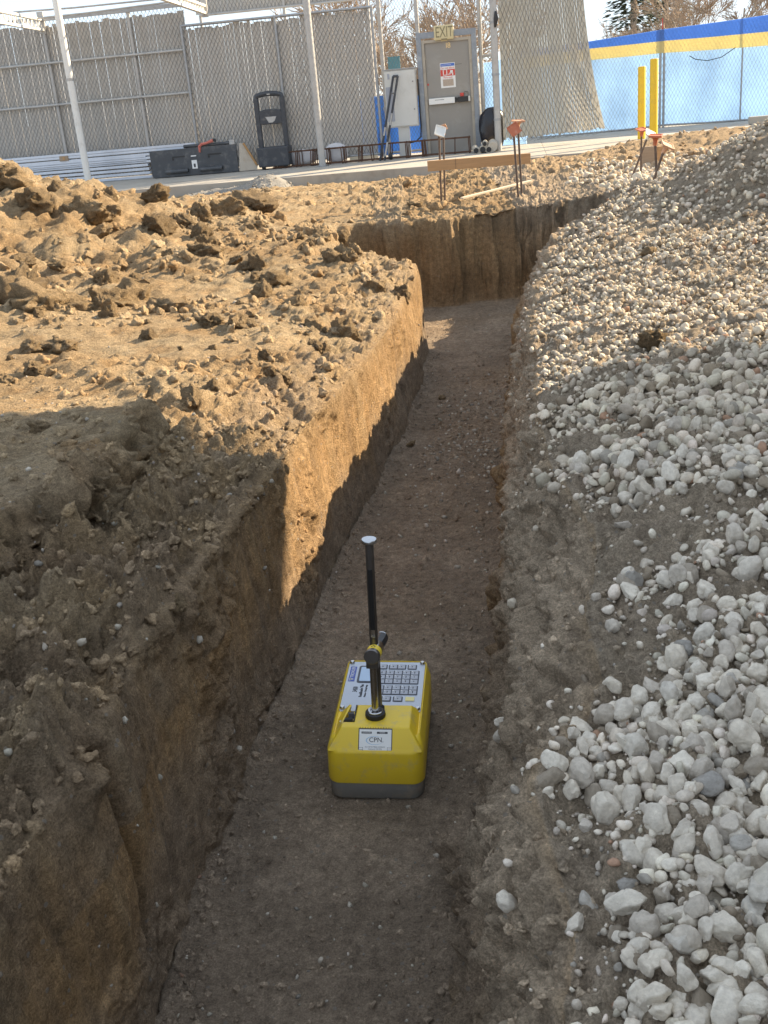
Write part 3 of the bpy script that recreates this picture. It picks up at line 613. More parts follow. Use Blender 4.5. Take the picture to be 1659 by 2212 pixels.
# --- clods one can tell apart, by place in the photograph
CL3m = [np_mesh('soil_clod', V, Fc, 'clod') for V, Fc in CL3]
clods = [(345, 488, .13, 0, 'large tilted brown soil slab standing on the left bank beside the lump'), (545, 440, .15, 1, 'big rounded grey-brown soil lump in front of the small gravel heap'),
 (488, 452, .11, 2, 'soil lump leaning against the left side of the big rounded lump'), (58, 566, .085, 3, 'wedge-shaped brown clod at the left photo edge above the dark hollow'), (128, 572, .06, 4, 'smaller blocky clod right of the wedge-shaped one'),
 (440, 540, .09, 5, 'round brown clod standing alone in the middle of the left bank'), (529, 575, .05, 6, 'low brown clod to the right of the round lone clod'), (505, 562, .05, 7, 'small clod touching the low brown clod'),
 (298, 640, .12, 8, 'tall pointed brown clod in the row across the left bank'), (240, 652, .10, 9, 'flat broad clod left of the tall pointed one'), (120, 662, .17, 1, 'large crumbling brown clod in the row at the left photo edge'),
 (40, 640, .18, 0, 'largest dark crumbling mass of soil at the left photo edge'), (375, 660, .10, 2, 'pale-topped brown clod right of the tall pointed one'), (455, 690, .055, 3, 'upright narrow clod at the right end of the clod row'),
 (520, 700, .075, 4, 'broad low clod cluster at the edge of the shoulder'), (135, 745, .07, 5, 'round clod lying alone on the smooth soil left of centre'), (60, 752, .05, 6, 'small dark clod near the left photo edge below the row'),
 (68, 795, .05, 7, 'low light clod near the left photo edge above the shaded strip'), (318, 725, .05, 8, 'small clod under the pale-topped one'), (220, 505, .06, 9, 'clod below the pale flat face of the left mound'),
 (80, 440, .16, 0, 'rough brown mass on the slope of the left mound'), (190, 460, .16, 4, 'pale flat-faced mass on the right slope of the left mound'), (330, 425, .09, 3, 'dark brown rounded mass at the right foot of the left mound'), (20, 395, .14, 2, 'rough lump at the crest of the left mound'),
 (740, 505, .06, 6, 'dark clod at the rim where the cross trench begins'), (955, 855, .022, 2, 'small dark clod on the trench floor halfway along'), (890, 955, .022, 5, 'dark clod at the foot of the left trench wall'),
 (1398, 738, .05, 6, 'dark brown clod standing on the gravel at the shadow edge'), (1400, 545, .04, 4, 'light brown flat clod lying on the gravel far right of the trench'), (80, 920, .03, 3, 'small dark clod on the shaded flat soil at left'),
 (390, 1310, .022, 5, 'rounded brown clod half buried in the left bank slope'), (210, 1040, .03, 9, 'flat crust piece on the edge of the shaded left bank'), (900, 435, .05, 1, 'pale clod on the far rim left of the stakes'), (1000, 418, .06, 2, 'pale clod beside the paired stakes on the far rim')]
for (px_, py_, sz, k, lab) in clods:
    i = hit(px_, py_); p = Vector(Pd[i]); o = link('soil_clod', CL3m[k]); o.location = p + Vector((0, 0, sz*.10)); o.scale = (sz, sz, sz*.85); o.rotation_euler = (random.uniform(-.5, .5), random.uniform(-.5, .5), random.uniform(0, 6.28))
    setp(o, lab, 'clod')
n = 0; tries = 0; cand = []
x, y = f_left(900); r, q = cells(x, y); ok = on_screen(r, q); r, q = r[ok], q[ok]
msk = (fbm(Pg[r, q], 1.5, 3, 221) > -.02) & (Pg[r, q][:, 1] > 2.7)
for a, b in list(zip(r[msk], q[msk]))[:130]:
    o = link('soil_clod', CL3m[n % 10]); sz = (.014+.042*random.random()**2.6)*float(np.clip(Pg[a, b][1]/4, .7, 1.6)); o.location = Vector(Pg[a, b]); o.scale = (sz, sz, sz); o.rotation_euler = (random.uniform(-3, 3), random.uniform(-3, 3), random.uniform(0, 6.28)); n += 1
    setp(o, 'medium brown soil clod scattered on the sunlit left bank', 'clod', 'soil clods on the left bank')

# ------------------------------------------------------------------ moisture-density gauge on the trench floor
def rrect(x0, x1, y0, y1, r, z, n=6):
    out = []
    for (cx, cy, a0) in ((x1-r, y0+r, -90), (x1-r, y1-r, 0), (x0+r, y1-r, 90), (x0+r, y0+r, 180)):
        for k in range(n+1):
            a = math.radians(a0+90*k/n); out.append((cx+r*math.cos(a), cy+r*math.sin(a), z))
    return out
GP = atz(814, 1731, 0); gz = ground(GP.x, GP.y+.05).z
G = thing('density_gauge', 'yellow boxy soil gauge with keypad and upright rod on the trench floor', 'gauge', (GP.x, GP.y, gz+.003), 0); G.rotation_euler = (0, math.radians(2.6), math.radians(-7))
W2 = .1135; L = .385
b = MB(); b.loft([rrect(-W2+.008, W2-.008, .008, L-.008, .026, 0), rrect(-W2+.003, W2-.003, .003, L-.003, .03, .006), rrect(-W2+.002, W2-.002, .002, L-.002, .03, .047)]); b.build('base', 'gauge_base', G, True)
b = MB(); b.loft([rrect(-W2, W2, 0, L, .03, .0475), rrect(-W2-.001, W2+.001, -.001, L+.001, .03, .052), rrect(-W2, W2, 0, L, .03, .128), rrect(-W2+.002, W2-.002, .002, L-.001, .03, .134), rrect(-W2+.010, W2-.010, .036, L-.006, .016, .156), rrect(-W2+.0125, W2-.0125, .038, L-.0085, .015, .157), rrect(-W2+.0135, W2-.0135, .04, L-.0095, .015, .152)])
housing = b.build('housing', 'gauge_yellow', G, True)
# raised deck: frustum with the left rear corner notched
DZ = .176
top = [(-.080, .040), (.080, .040), (.080, .136), (-.052, .136), (-.052, .062), (-.080, .062)]
bot = [(-.1115, .0035), (.1115, .0035), (.1105, .172), (-.052, .138), (-.052, .062), (-.1115, .062)]
b = MB(); n = 6; vs = [(x, y, .132) for x, y in bot] + [(x, y, DZ) for x, y in top]
b.add(vs, [tuple(range(n)), tuple(range(2*n-1, n-1, -1))] + [(i, n+i, n+(i+1) % n, (i+1) % n) for i in range(n)]); b.build('deck', 'gauge_yellow', G, True, .0035, 3)
b = MB(); b.prism([(-.1105, .058), (-.1035, .058), (-.0775, .132), (-.083, .143), (-.1105, .125)], .128, .129, 2)
vs = [(-.1110, .060, .13), (-.1045, .060, .13), (-.074, .140, .13), (-.1110, .150, .13), (-.083, .060, .1745), (-.079, .060, .1745), (-.066, .136, .1745), (-.071, .140, .1745)]
b = MB().add(vs, [(0, 3, 2, 1), (4, 5, 6, 7), (0, 1, 5, 4), (1, 2, 6, 5), (2, 3, 7, 6), (3, 0, 4, 7)]); b.build('side_guard', 'gauge_yellow', G, True, .002)
lt = MB(); lt.box((-.0545, .064, .15), (-.0515, .132, .178)); la = lt.build('latch', 'rubber', G, False, .0008)
MB().tube([(-.079, .078, .168), (-.058, .082, .168)], .0065, 8).build('connector', 'rubber', la, True)
MB().tube([(-.070, .096, .170), (-.056, .098, .170)], .008, 6).build('knob', 'black', la, True)
MB().tube([(-.088, .075, .165), (-.079, .078, .167)], .004, 8).build('plug', 'steel', la, True)
# panel
PZ = .1545
b = MB(); b.loft([rrect(-.099, .099, .140, .3745, .006, PZ-.003), rrect(-.099, .099, .140, .3745, .006, PZ)]); panel = b.build('panel', 'panel_grey', G)
for sx in (-1, 1):
    for yy in (.150, .366):
        MB().lathe([(.0062, PZ), (.0062, PZ+.005), (.0045, PZ+.0075), (.0, PZ+.0075)], 12, Matrix.Translation((sx*.092, yy, 0))).build('screw', 'steel', panel, True)
keyM = MB().box((-.0092, -.0088, 0), (.0092, .0088, .0016)).mesh('key', 'key_grey', False, .0008, 2)
keyY = MB().box((-.0112, -.0088, 0), (.0112, .0088, .0016)).mesh('key', 'key_yellow', False, .0008, 2)
back = .3745
blocks = [((-.012, 1), .027), ((.019, 2), .027), ((.069, 1), .027)]
def keyblock(x0, y0, nx, ny, px=.0212, py=.0205):
    f = MB().loft([rrect(x0-.0122, x0+px*(nx-1)+.0122, back-y0-py*(ny-1)-.0118, back-y0+.0118, .003, PZ+.0002), rrect(x0-.0122, x0+px*(nx-1)+.0122, back-y0-py*(ny-1)-.0118, back-y0+.0118, .003, PZ+.0008)])
    fr = f.build('key_surround', 'key_dark', panel)
    for i in range(nx):
        for j in range(ny):
            k = put('key', keyM, Matrix.Translation((x0+px*i, back-y0-py*j, PZ+.0006)), fr)
    mk = MB()
    for i in range(nx):
        for j in range(ny):
            cx, cy = x0+px*i, back-y0-py*j; h = random.uniform(.002, .0045); mk.box((cx-.0012, cy-h, PZ+.0021), (cx+.0012, cy+h, PZ+.0025))
            mk2 = None
    mk.build('key_marking', 'ink', fr)
    tg = MB()
    for i in range(nx):
        for j in range(ny): tg.box((x0+px*i-.0088, back-y0-py*j+.0048, PZ+.0021), (x0+px*i-.0045, back-y0-py*j+.0080, PZ+.0025))
    tg.build('key_tab', 'paper', fr)
keyblock(-.010, .026, 1, 1); keyblock(.0175, .026, 2, 1, .0212); keyblock(.0665, .026, 1, 1); keyblock(-.010, .0555, 5, 3, .0212, .0212); keyblock(-.010, .128, 5, 2, .0212, .0205); keyblock(-.010, .179, 2, 1); keyblock(.040, .179, 1, 1)
put('key', keyY, Matrix.Translation((.070, back-.179, PZ+.0006)), panel); 
b = MB(); b.loft([rrect(-.071, -.026, back-.105, back-.022, .007, PZ+.0002), rrect(-.071, -.026, back-.105, back-.022, .007, PZ+.0014)]); scr = b.build('screen_bezel', 'key_dark', panel)
b = MB(); b.loft([rrect(-.0655, -.0315, back-.098, back-.029, .003, PZ+.0015), rrect(-.0655, -.0315, back-.098, back-.029, .003, PZ+.0021)]); b.build('screen', 'lcd', scr)
b = MB(); b.box((-.0935, back-.098, PZ+.0002), (-.0775, back-.026, PZ+.0008)); lg = b.build('logo_plate', 'logo_blue', panel)
UP = Matrix.Rotation(math.pi/2, 4, 'Z')
put('lettering', text_mesh('TROXLER', .0125, 'paper', .0003, 'CENTER', .92), Matrix.Translation((-.0853, back-.054, PZ+.0010)) @ UP, lg)
b = MB(); t0 = back-.095
b.prism([(-.0915, t0), (-.0795, t0+.0065), (-.0915, t0+.013), (-.0885, t0+.013), (-.0835, t0+.0065), (-.0885, t0)], PZ+.0009, PZ+.0013, 2); b.build('logo_mark', 'paper', lg)
put('lettering', text_mesh('3450', .017, 'ink', .0003, 'LEFT', .75), Matrix.Translation((-.0700, back-.149, PZ+.0006)) @ UP, panel)
put('lettering', text_mesh("RoadReader\u2019 Plus", .0115, 'ink', .0003, 'LEFT', .72), Matrix.Translation((-.0545, back-.171, PZ+.0006)) @ UP, panel)
put('lettering', text_mesh('Moisture - Density Gauge', .0075, 'ink', .0003, 'LEFT', .72), Matrix.Translation((-.0435, back-.171, PZ+.0006)) @ UP, panel)
# source rod, index rod, handle
RX, RY = -.004, .088
MB().lathe([(.0235, DZ), (.0245, DZ+.003), (.0235, DZ+.011), (.020, DZ+.0135), (.0185, DZ+.0135)], 28, Matrix.Translation((RX, RY, 0))).build('gasket', 'rubber', G, True)
MB().lathe([(.0185, DZ+.012), (.0185, DZ+.016), (.0165, DZ+.0175), (.011, DZ+.0165), (.011, DZ+.0145)], 28, Matrix.Translation((RX, RY, 0))).build('collar', 'chrome', G, True)
HZ = .345
MB().tube([(RX, RY, DZ), (RX, RY, HZ-.02)], .0083, 16).build('source_rod', 'steel', G, True)
MB().tube([(RX+.010, RY+.021, DZ-.001), (RX+.010, RY+.021, HZ)], .005, 10).build('guide_rod', 'steel_dark', G, True)
MB().lathe([(.010, DZ), (.0105, DZ+.012), (.007, DZ+.016)], 12, Matrix.Translation((RX+.010, RY+.021, 0))).build('guide_seal', 'rubber', G, True)
b = MB(); b.box((RX-.0145, RY-.012, HZ-.034), (RX+.0145, RY+.014, HZ-.004)); hd = b.build('handle_block', 'steel_dark', G, False, .0015)
HA = Matrix.Translation((RX, RY-.016, HZ)) @ Matrix.Rotation(math.radians(-5), 4, 'Z') @ Matrix.Rotation(math.radians(-90-9), 4, 'X')
MB().lathe([(.0, -.002), (.0165, -.002), (.0185, 0), (.0185, .010)], 32, HA).build('end_cap', 'steel_dark', hd, True)
wl = MB().lathe([(.0180, .0102), (.0180, .034)], 32, HA).build('warning_band', 'hazard_yellow', hd, True)
# trefoil printed on the band
b = MB()
for a0 in (90, 210, 330):
    pts = [(0.0014, 0)] ; ring = [HA @ Vector((0, 0, 0))]
    vs = []
    for rr in (.0018, .0058):
        for k in range(5):
            a = math.radians(a0-28+14*k); u_, w_ = rr*math.cos(a), rr*math.sin(a); th = -math.pi/2 + u_/.018
            vs.append(HA @ Vector((.01825*math.cos(th), .01825*math.sin(th), .0225+w_)))
    b.add(vs, [(k, k+1, 5+k+1, 5+k) for k in range(4)])
b.build('trefoil', 'ink', wl)
MB().lathe([(.0168, .0342), (.0168, .066), (.0150, .072)], 28, HA).build('handle_sleeve', 'steel', hd, True)
gr = MB().lathe([(.0125, .070), (.0145, .074), (.0165, .105), (.0165, .124), (.0150, .128)], 8, HA).build('grip', 'black', hd)
MB().lathe([(.0150, .1282), (.0155, .131), (.012, .135), (0, .135)], 24, HA).build('grip_end', 'chrome', gr, True)
ix, iy = RX+.001, RY+.032
IZ = .612
idx_ = MB(); idx_.tube([(ix, iy, DZ-.001), (ix, iy, .44), (ix, iy, IZ)], .0098, 16); ir = idx_.build('index_rod', 'steel_dark', G, True)
b = MB(); b.box((ix-.0052, iy-.0112, .395), (ix+.0052, iy-.0085, .548)); b.build('index_slot', 'anodised', ir)
b = MB(); b.box((ix-.0050, iy-.0114, .375), (ix+.0050, iy-.0086, .395)); b.build('slot_stop', 'steel', ir)
MB().lathe([(.0115, IZ-.004), (.0170, IZ-.001), (.0175, IZ+.006), (.0165, IZ+.008), (.0, IZ+.009)], 28, Matrix.Translation((ix, iy, 0))).build('cap', 'chrome', ir, True)
# maker's sticker on the sloping front face
fa = Vector((0, .0035, .132)); fb = Vector((0, .040, DZ)); sl = (fb-fa); ang = math.atan2(sl.z, sl.y); ln = sl.length
SM = Matrix.Translation((fa+fb)/2 + Vector((.001, 0, 0))) @ Matrix.Rotation(ang, 4, 'X')
st = put('sticker', MB().box((-.0395, -ln*.46, .0002), (.0395, ln*.46, .0009)).mesh('sticker', 'ink', False, .0004), SM, G)
put('sticker_paper', MB().box((-.0375, -ln*.46+.0025, .0009), (.0375, ln*.46-.0025, .0012)).mesh('sticker_paper', 'paper'), Matrix(), st)
put('lettering', text_mesh('CPN.', .0155, 'ink', .0002, 'CENTER', 1.0), Matrix.Translation((.0025, -.0005, .0015)), st)
b = MB(); vs = []
for k in range(25):
    a = math.radians(25+310*k/24); t = .0022*math.sin(math.pi*k/24)+.0003; cx, cy = -.0015, -.0015
    vs += [(cx+.0205*math.cos(a), cy+.0098*math.sin(a), .0014), (cx+(.0205-t)*math.cos(a), cy+(.0098-t*.55)*math.sin(a), .0014)]
b.add(vs, [(2*k, 2*k+2, 2*k+3, 2*k+1) for k in range(24)]); put('swoosh', b.mesh('swoosh', 'swoosh'), Matrix(), st)
b = MB()
for k in range(12): b.box((-.0365+k*.0061, .0245, .00125), (-.0365+k*.0061+.0010, .0290, .0015))
b.box((-.0365, .0240, .00125), (.0365, .0248, .0015)); b.box((-.0325, .0140, .00125), (-.0085, .0185, .0015)); b.box((.0035, .0140, .00125), (.0285, .0185, .0015))
for sx in (-1, 1):
    for k in range(3): b.box((sx*.033-.0045, -.0180-k*.0046, .00125), (sx*.033+.0045, -.0174-k*.0046, .0015))
    b.box((sx*.0285-.0003, -.0285, .00125), (sx*.0285+.0003, -.0165, .0015))
put('printed_boxes', b.mesh('printed_boxes', 'ink'), Matrix(), st)
put('lettering', text_mesh('CALIBRATED', .0034, 'paper', .0001), Matrix.Translation((-.0205, .0162, .0016)), st)
put('lettering', text_mesh('VERIFIED', .0034, 'paper', .0001), Matrix.Translation((.0160, .0162, .0016)), st)
put('lettering', text_mesh('AN INSTROTEK\u00ae COMPANY', .0037, 'ink', .0001), Matrix.Translation((0, -.0165, .0014)), st)
put('lettering', text_mesh('Concord, CA USA', .0041, 'ink', .0001), Matrix.Translation((0, -.0210, .0014)), st)
#PART3
# ------------------------------------------------------------------ zoomed photo crops -> photo units
def Z1(x, y): return x/2.304*.7745, y/2.304*.7745
def Z2(x, y): return (640+x/2.127)*.7745, y/2.127*.7745
def Z3(x, y): return (1340+x/2.0686)*.7745, y/2.0686*.7745
def Z4(x, y): return (380+x/4.366)*.7745, (360+y/4.366)*.7745
def Z5(x, y): return (1160+x/4.1475)*.7745, (300+y/4.1475)*.7745
def Z6(x, y): return (1700+x/6.38)*.7745, (300+y/6.38)*.7745
SZ = .30                                      # top of the slab
def rect(Z, x0, y0, x1, y1, v):
    a = [pb(*Z(x, y), v) for x, y in ((x0, y0), (x1, y0), (x0, y1), (x1, y1))]
    return (a[0][0]+a[2][0])/2, (a[1][0]+a[3][0])/2, (a[2][1]+a[3][1])/2, (a[0][1]+a[1][1])/2   # s0 s1 z0 z1

# ------------------------------------------------------------------ chain-link fences
def wires(s0, s1, z0, z1, v, pitch=.08, r=.0038, ang=60):
    """two families of diagonal wires clipped to a rectangle"""
    b = MB(); k = 1/math.tan(math.radians(ang))
    for sgn in (1, -1):
        n0 = int((s0-abs(k)*(z1-z0))/pitch)-1; n1 = int((s1+abs(k)*(z1-z0))/pitch)+1
        for n in range(n0, n1+1):
            a = n*pitch; pts = []                       # s = a + sgn*k*(z-z0)
            t0, t1 = 0.0, z1-z0
            lo, hi = sorted(((s0-a)/(sgn*k), (s1-a)/(sgn*k))); t0 = max(t0, lo); t1 = min(t1, hi)
            if t1-t0 < .03: continue
            vv = v+sgn*.004
            b.tube([(a+sgn*k*t0, vv, z0+t0), (a+sgn*k*t1, vv, z0+t1)], r, 3, False)
    return b
slat_cache = {}
def slats(parent, s0, s1, z0, ztop, v, mat, pitch=.07, wd=.0672, s_ref=0, miss=0):
    n = int((s1-s0)/pitch)
    for i in range(n):
        s = s0+(i+.5)*pitch
        if random.random() < miss: continue
        h = round(ztop+random.choice((0, 0, 0, .02, -.015, .03, -.03)), 3); key = (mat, round(h-z0, 3), wd)
        if key not in slat_cache: slat_cache[key] = MB().box((-wd/2, -.004, 0), (wd/2, .004, h-z0)).mesh('slat', mat)
        o = link('slat', slat_cache[key], None, parent); o.location = (s-s_ref, v+random.uniform(-.003, .003), z0-SZ); o.rotation_euler = (0, random.uniform(-.002, .002), random.uniform(-.05, .05))
def post(parent, s, z0, z1, r, v=0, mat='post', name='post', s_ref=0, cap=True):
    b = MB().tube([(s-s_ref, v, z0-SZ), (s-s_ref, v, z1-SZ)], r, 12); o = b.build(name, mat, parent, True); return o
def rail(parent, sa, za, sb, zb, r, v=0, mat='post', s_ref=0): return MB().tube([(sa-s_ref, v, za-SZ), (sb-s_ref, v, zb-SZ)], r, 10).build('rail', mat, parent, True)
# left fence with grey privacy slats
A = bgthing('slatted_fence', 'tall chain-link fence with grey privacy slats behind the silver beams at left', 'fence', 0, 0, SZ)
slats(A, -9.9, -4.95, .36, 3.34, .035, 'slat')
for x_, y_, x2, y2 in ((275, 200, 430, 980), (820, 80, 955, 930)):
    s_ = (pb(*Z1(x_, y_), 0)[0]+pb(*Z1(x2, y2), 0)[0])/2; p_ = post(A, s_, SZ, 3.50, .034)
    for zc in (2.60, 1.80): MB().tube([(s_, 0, zc-SZ), (s_, 0, zc+.06-SZ)], .042, 10).build('clamp', 'galv', p_, True)
post(A, -9.6, SZ, 3.5, .034)
for zz in (2.65, 1.86): rail(A, -9.9, zz, -5.02, zz, .026, -.05, 'post')
wa = wires(-9.9, -4.98, .36, 3.46, 0); wo_ = wa.build('wire_mesh', 'wire', A); wo_.location.z = -SZ; wo_['kind'] = 'stuff'
bm_ = MB().box((-9.9, -.045, 3.42-SZ), (-4.95, .0, 3.50-SZ)); bm_.build('top_beam', 'galv', A, False, .004)
# gate-like panel with its own frame
B = bgthing('slatted_gate', 'framed chain-link gate with grey slats right of the tall fence, behind the black cart', 'gate', 0, 0, SZ)
slats(B, -5.0, -1.30, .42, 3.02, -.085, 'slat')
BVd = -.13
for s_ in (-5.05, pb(*Z2(300, 400), BVd)[0], -1.27): post(B, s_, .34, 3.08, .028, BVd, 'galv')
rail(B, -5.05, 3.07, -1.27, 3.07, .026, BVd, 'galv'); rail(B, -5.05, .40, -1.27, .40, .026, BVd, 'galv')
wa = wires(-5.03, -1.29, .40, 3.07, BVd+.02); wo_ = wa.build('wire_mesh', 'wire', B); wo_.location.z = -SZ; wo_['kind'] = 'stuff'
for zc in (.7, 1.3, 1.9, 2.5):
    for s_ in (-5.05, -1.27): MB().tube([(s_, BVd, zc-SZ), (s_, BVd, zc+.03-SZ)], .036, 8).build('hinge_clamp', 'galv', B, True)
# taller slatted fence further back
D = bgthing('slatted_fence', 'higher slatted fence further back, showing above the framed panel', 'fence', 0, 0, SZ)
zr = pb(*Z2(220, 52), 1.6)[1]
slats(D, -5.2, -1.6, zr+.02, zr+1.5, 1.63, 'slat')
for s_ in (-5.1, -3.3, -1.55): post(D, s_, SZ, zr+1.6, .034, 1.6)
rail(D, -5.1, zr, -1.55, zr, .026, 1.57)
wa = wires(-5.1, -1.55, zr, zr+1.5, 1.6); wo_ = wa.build('wire_mesh', 'wire', D); wo_.location.z = -SZ; wo_['kind'] = 'stuff'
# open chain-link on both sides of the door
E_ = bgthing('chain_link_fence', 'open chain-link fence around the exit door, bare trees showing through', 'fence', 0, 0, SZ)
sA = pb(*Z2(915, 450), .05)[0]; sB = -.43; sC = .77
for s_, top in ((sA, 4.6), (sB, 4.6), (sC, 4.6)): post(E_, s_, SZ, top, .040, .05)
wa = wires(-1.25, sB, .34, 4.5, .06, .06, .0026); wa.add(*(lambda q: (q.v, q.f))(wires(sB, sC, 2.55, 4.5, .06, .06, .0026))); wa.add(*(lambda q: (q.v, q.f))(wires(sC, 1.10, .34, 4.5, .06, .06, .0026)))
wo_ = wa.build('wire_mesh', 'wire', E_); wo_.location.z = -SZ; wo_['kind'] = 'stuff'
zt = pb(*Z2(1530, 330), .1)[1]; rail(E_, sC, zt, 1.10, zt, .028, .05); rail(E_, sA, .40, sB, .40, .022, .05)
MB().tube([(sA, 0, .9), (sA, 0, .96)], .05, 10).build('clamp', 'galv', E_, True)
# tarps tied behind the mesh
def sheet(name, label, cat, mat, s0, s1, z0, z1, v, amp=.05, nu=24, nv=14, seed=0):
    o = bgthing(name, label, cat, 0, 0, SZ); r = random.Random(seed); ph = [r.uniform(0, 6) for _ in range(6)]
    def fn(u, w_):
        s = s0+(s1-s0)*u; z = z0+(z1-z0)*w_
        return (s, v+amp*(math.sin(7*s+ph[0]+2*z)+.5*math.sin(17*s+ph[1]-5*z)+.4*math.sin(9*z+ph[2])), z-SZ+.03*math.sin(5*s+ph[3])*w_)
    def fn2(u, w_):
        p = fn(u, w_); return (p[0], p[1]+.006, p[2])
    b = MB().grid(fn, nu, nv); b.grid(fn2, nu, nv); b.build('cloth', mat, o, True); return o
sheet('blue_tarp', 'bright blue tarp behind the fence under and beside the grey cabinet', 'tarp', 'tarp_blue', -1.75, -.45, .34, 1.45, .35, .03, seed=1)
sheet('blue_tarp', 'light blue tarp behind the mesh right of the exit door', 'tarp', 'tarp_light', .80, 1.6, .34, pb(*Z2(1530, 360), .3)[1], .30, .03, seed=2)
s0, s1, z0, z1 = rect(Z2, 940, 335, 1012, 412, .5); o = bgthing('teal_board', 'teal board behind the mesh above the grey cabinet', 'board', (s0+s1)/2, .5, z0)
pm('teal', (.09, .24, .30), .6, 0, .1, 10, .05); MB().box((-(s1-s0)/2, 0, 0), ((s1-s0)/2, .03, z1-z0)).build('face', 'teal', o, False, .004); MB().tube([(0, .05, SZ-z0), (0, .05, z1-z0)], .03, 8).build('stand', 'post', o, True)
# thick post and hanging slatted curtain
TPv = -.584; TPs = pb(*Z2(1597, 880), TPv)[0]
TP = bgthing('gate_post', 'thick grey steel post between the exit door and the hanging slatted curtain', 'post', TPs, TPv, SZ)
MB().tube([(0, 0, 0), (0, 0, 4.6)], .065, 18).build('shaft', 'post', TP, True)
for zc in (.55, 1.35, 2.25, 2.9): MB().tube([(.0, 0, zc), (0, 0, zc+.04)], .074, 18).build('band', 'galv', TP, True)
MB().tube([(.03, -.07, 2.18), (.05, -.09, 2.32), (.05, -.08, 2.45)], [.02, .045, .02], 8).build('latch', 'black', TP, True)
CU = bgthing('fence_curtain', 'loose chain-link curtain with tan slats, flaring out at its lower right corner', 'fence', TPs, TPv, SZ)
top_s1 = pb(*Z3(585, 0), .2)[0]-TPs; bot_s1 = pb(*Z3(715, 745), .1)[0]-TPs; zb_l = pb(*Z3(150, 815), -.5)[1]-SZ; zb_r = pb(*Z3(715, 750), .1)[1]-SZ
ZT = 4.3
def cur(u, w_):                               # u across 0..1, w from bottom 0 to top 1
    flare = max(0, 1-w_)**2.4; s1_ = top_s1*1.0+(bot_s1-top_s1)*flare*1.05 - .04*w_
    s = .10+(s1_-.10)*u; v = .05+.75*u*1.0 - .35*flare*math.sin(math.pi*u*.9) + .03*math.sin(u*9)*(1-w_)
    zb0 = zb_l*(1-u**2)+zb_r*u**2 + .02; return Vector((s, v, zb0+(ZT-zb0)*w_))
NS = 34
for i in range(NS):
    if i in (5,): pass
    gp_ = random.choice((.01, .01, .02, .03, .07)); u0, u1 = (i+gp_)/NS, (i+1-gp_)/NS; b = MB(); vs = []; lo = random.uniform(0, .012)
    for k in range(11):
        w_ = lo+(1-lo)*k/10; a, c_ = cur(u0, w_), cur(u1, w_); vs += [a, c_, c_+Vector((0, .008, 0)), a+Vector((0, .008, 0))]
    fs = [(0, 1, 2, 3), (43, 42, 41, 40)]
    for k in range(10):
        for j in range(4): fs.append((4*k+j, 4*k+(j+1) % 4, 4*k+4+(j+1) % 4, 4*k+4+j))
    b.add(vs, fs).build('slat', 'slat_tan', CU, True)
b = MB()
for fam in (1, -1):
    for n in range(-26, 44):
        pts = []
        for k in range(41):
            w_ = k/40; u = n/22+fam*w_*1.02
            if 0 <= u <= 1: pts.append(cur(u, w_)+Vector((0, -.014, 0)))
            elif pts: break
        if len(pts) > 2: b.tube(pts, .0035, 3, False)
for n in range(30):                            # loose wire ends below the slats
    u = n/29; p = cur(u, 0); b.tube([p+Vector((0, -.01, .05)), p+Vector((random.uniform(.02, .12), -.04-random.random()*.08, -.03-random.random()*.05)), p+Vector((random.uniform(.1, .25), -.10, -.01))], .003, 3, False)
wo_ = b.build('wire_mesh', 'wire', CU); wo_['kind'] = 'stuff'

# ------------------------------------------------------------------ exit door
DV = -.02
DR = bgthing('exit_door', 'grey metal exit door with push bar in a galvanised frame', 'door', 0, 0, SZ)
l0 = pb(*Z2(1110, 200), DV)[0]; l1 = pb(*Z2(1468, 170), DV)[0]; ztop = pb(*Z2(1290, 180), DV)[1]-SZ
ls0 = (pb(*Z2(1163, 260), DV)[0]+pb(*Z2(1190, 905), DV)[0])/2; ls1 = (pb(*Z2(1425, 240), DV)[0]+pb(*Z2(1440, 890), DV)[0])/2; lz1 = pb(*Z2(1290, 247), DV)[1]-SZ
fo0 = ls0-.155; fo1 = ls1+.155
b = MB(); b.box((fo0, DV-.05, 0), (fo0+.095, DV+.06, ztop)); b.box((fo1-.095, DV-.05, 0), (fo1, DV+.06, ztop)); b.box((fo0+.095, DV-.05, ztop-.11), (fo1-.095, DV+.06, ztop)); b.build('outer_frame', 'frame_steel', DR, False, .004)
b = MB(); b.box((fo0+.097, DV-.035, 0), (ls0-.003, DV+.05, lz1+.055)); b.box((ls1+.003, DV-.035, 0), (fo1-.097, DV+.05, lz1+.055)); b.box((ls0-.003, DV-.035, lz1+.003), (ls1+.003, DV+.05, lz1+.055)); b.build('inner_frame', 'door_frame_paint', DR, False, .003)
leaf = MB().box((ls0, DV+.0, .012), (ls1, DV+.045, lz1)).build('leaf', 'door_paint', DR, False, .002)
fv = DV
def dr(Z, x0, y0, x1, y1): s0, s1, z0, z1 = rect(Z, x0, y0, x1, y1, fv); return s0, s1, z0-SZ, z1-SZ
s0, s1, z0, z1 = dr(Z2, 1185, 580, 1338, 616)
bar = MB().box((s0, fv-.075, z0), (s1, fv-.03, z1)).build('push_bar', 'paper', leaf, False, .008, 3)
a0, a1, c0, c1 = dr(Z2, 1340, 572, 1430, 603)
lb = MB().box((a0+.045, fv-.085, c0), (a1-.04, fv, c1)).build('latch_box', 'black', leaf, False, .004)
MB().box((a1-.038, fv-.085, c0+.002), (a1, fv, c1+.004)).build('latch_plate', 'cabinet', lb, False, .003)
MB().box((s1+.002, fv-.07, c0+.004), (a0+.03, fv-.01, c1-.004)).build('bar_joint', 'black', bar)
MB().box((s0-.02, fv-.03, z0+.01), (s0+.03, fv, z1-.01)).build('bar_mount', 'steel_dark', bar)
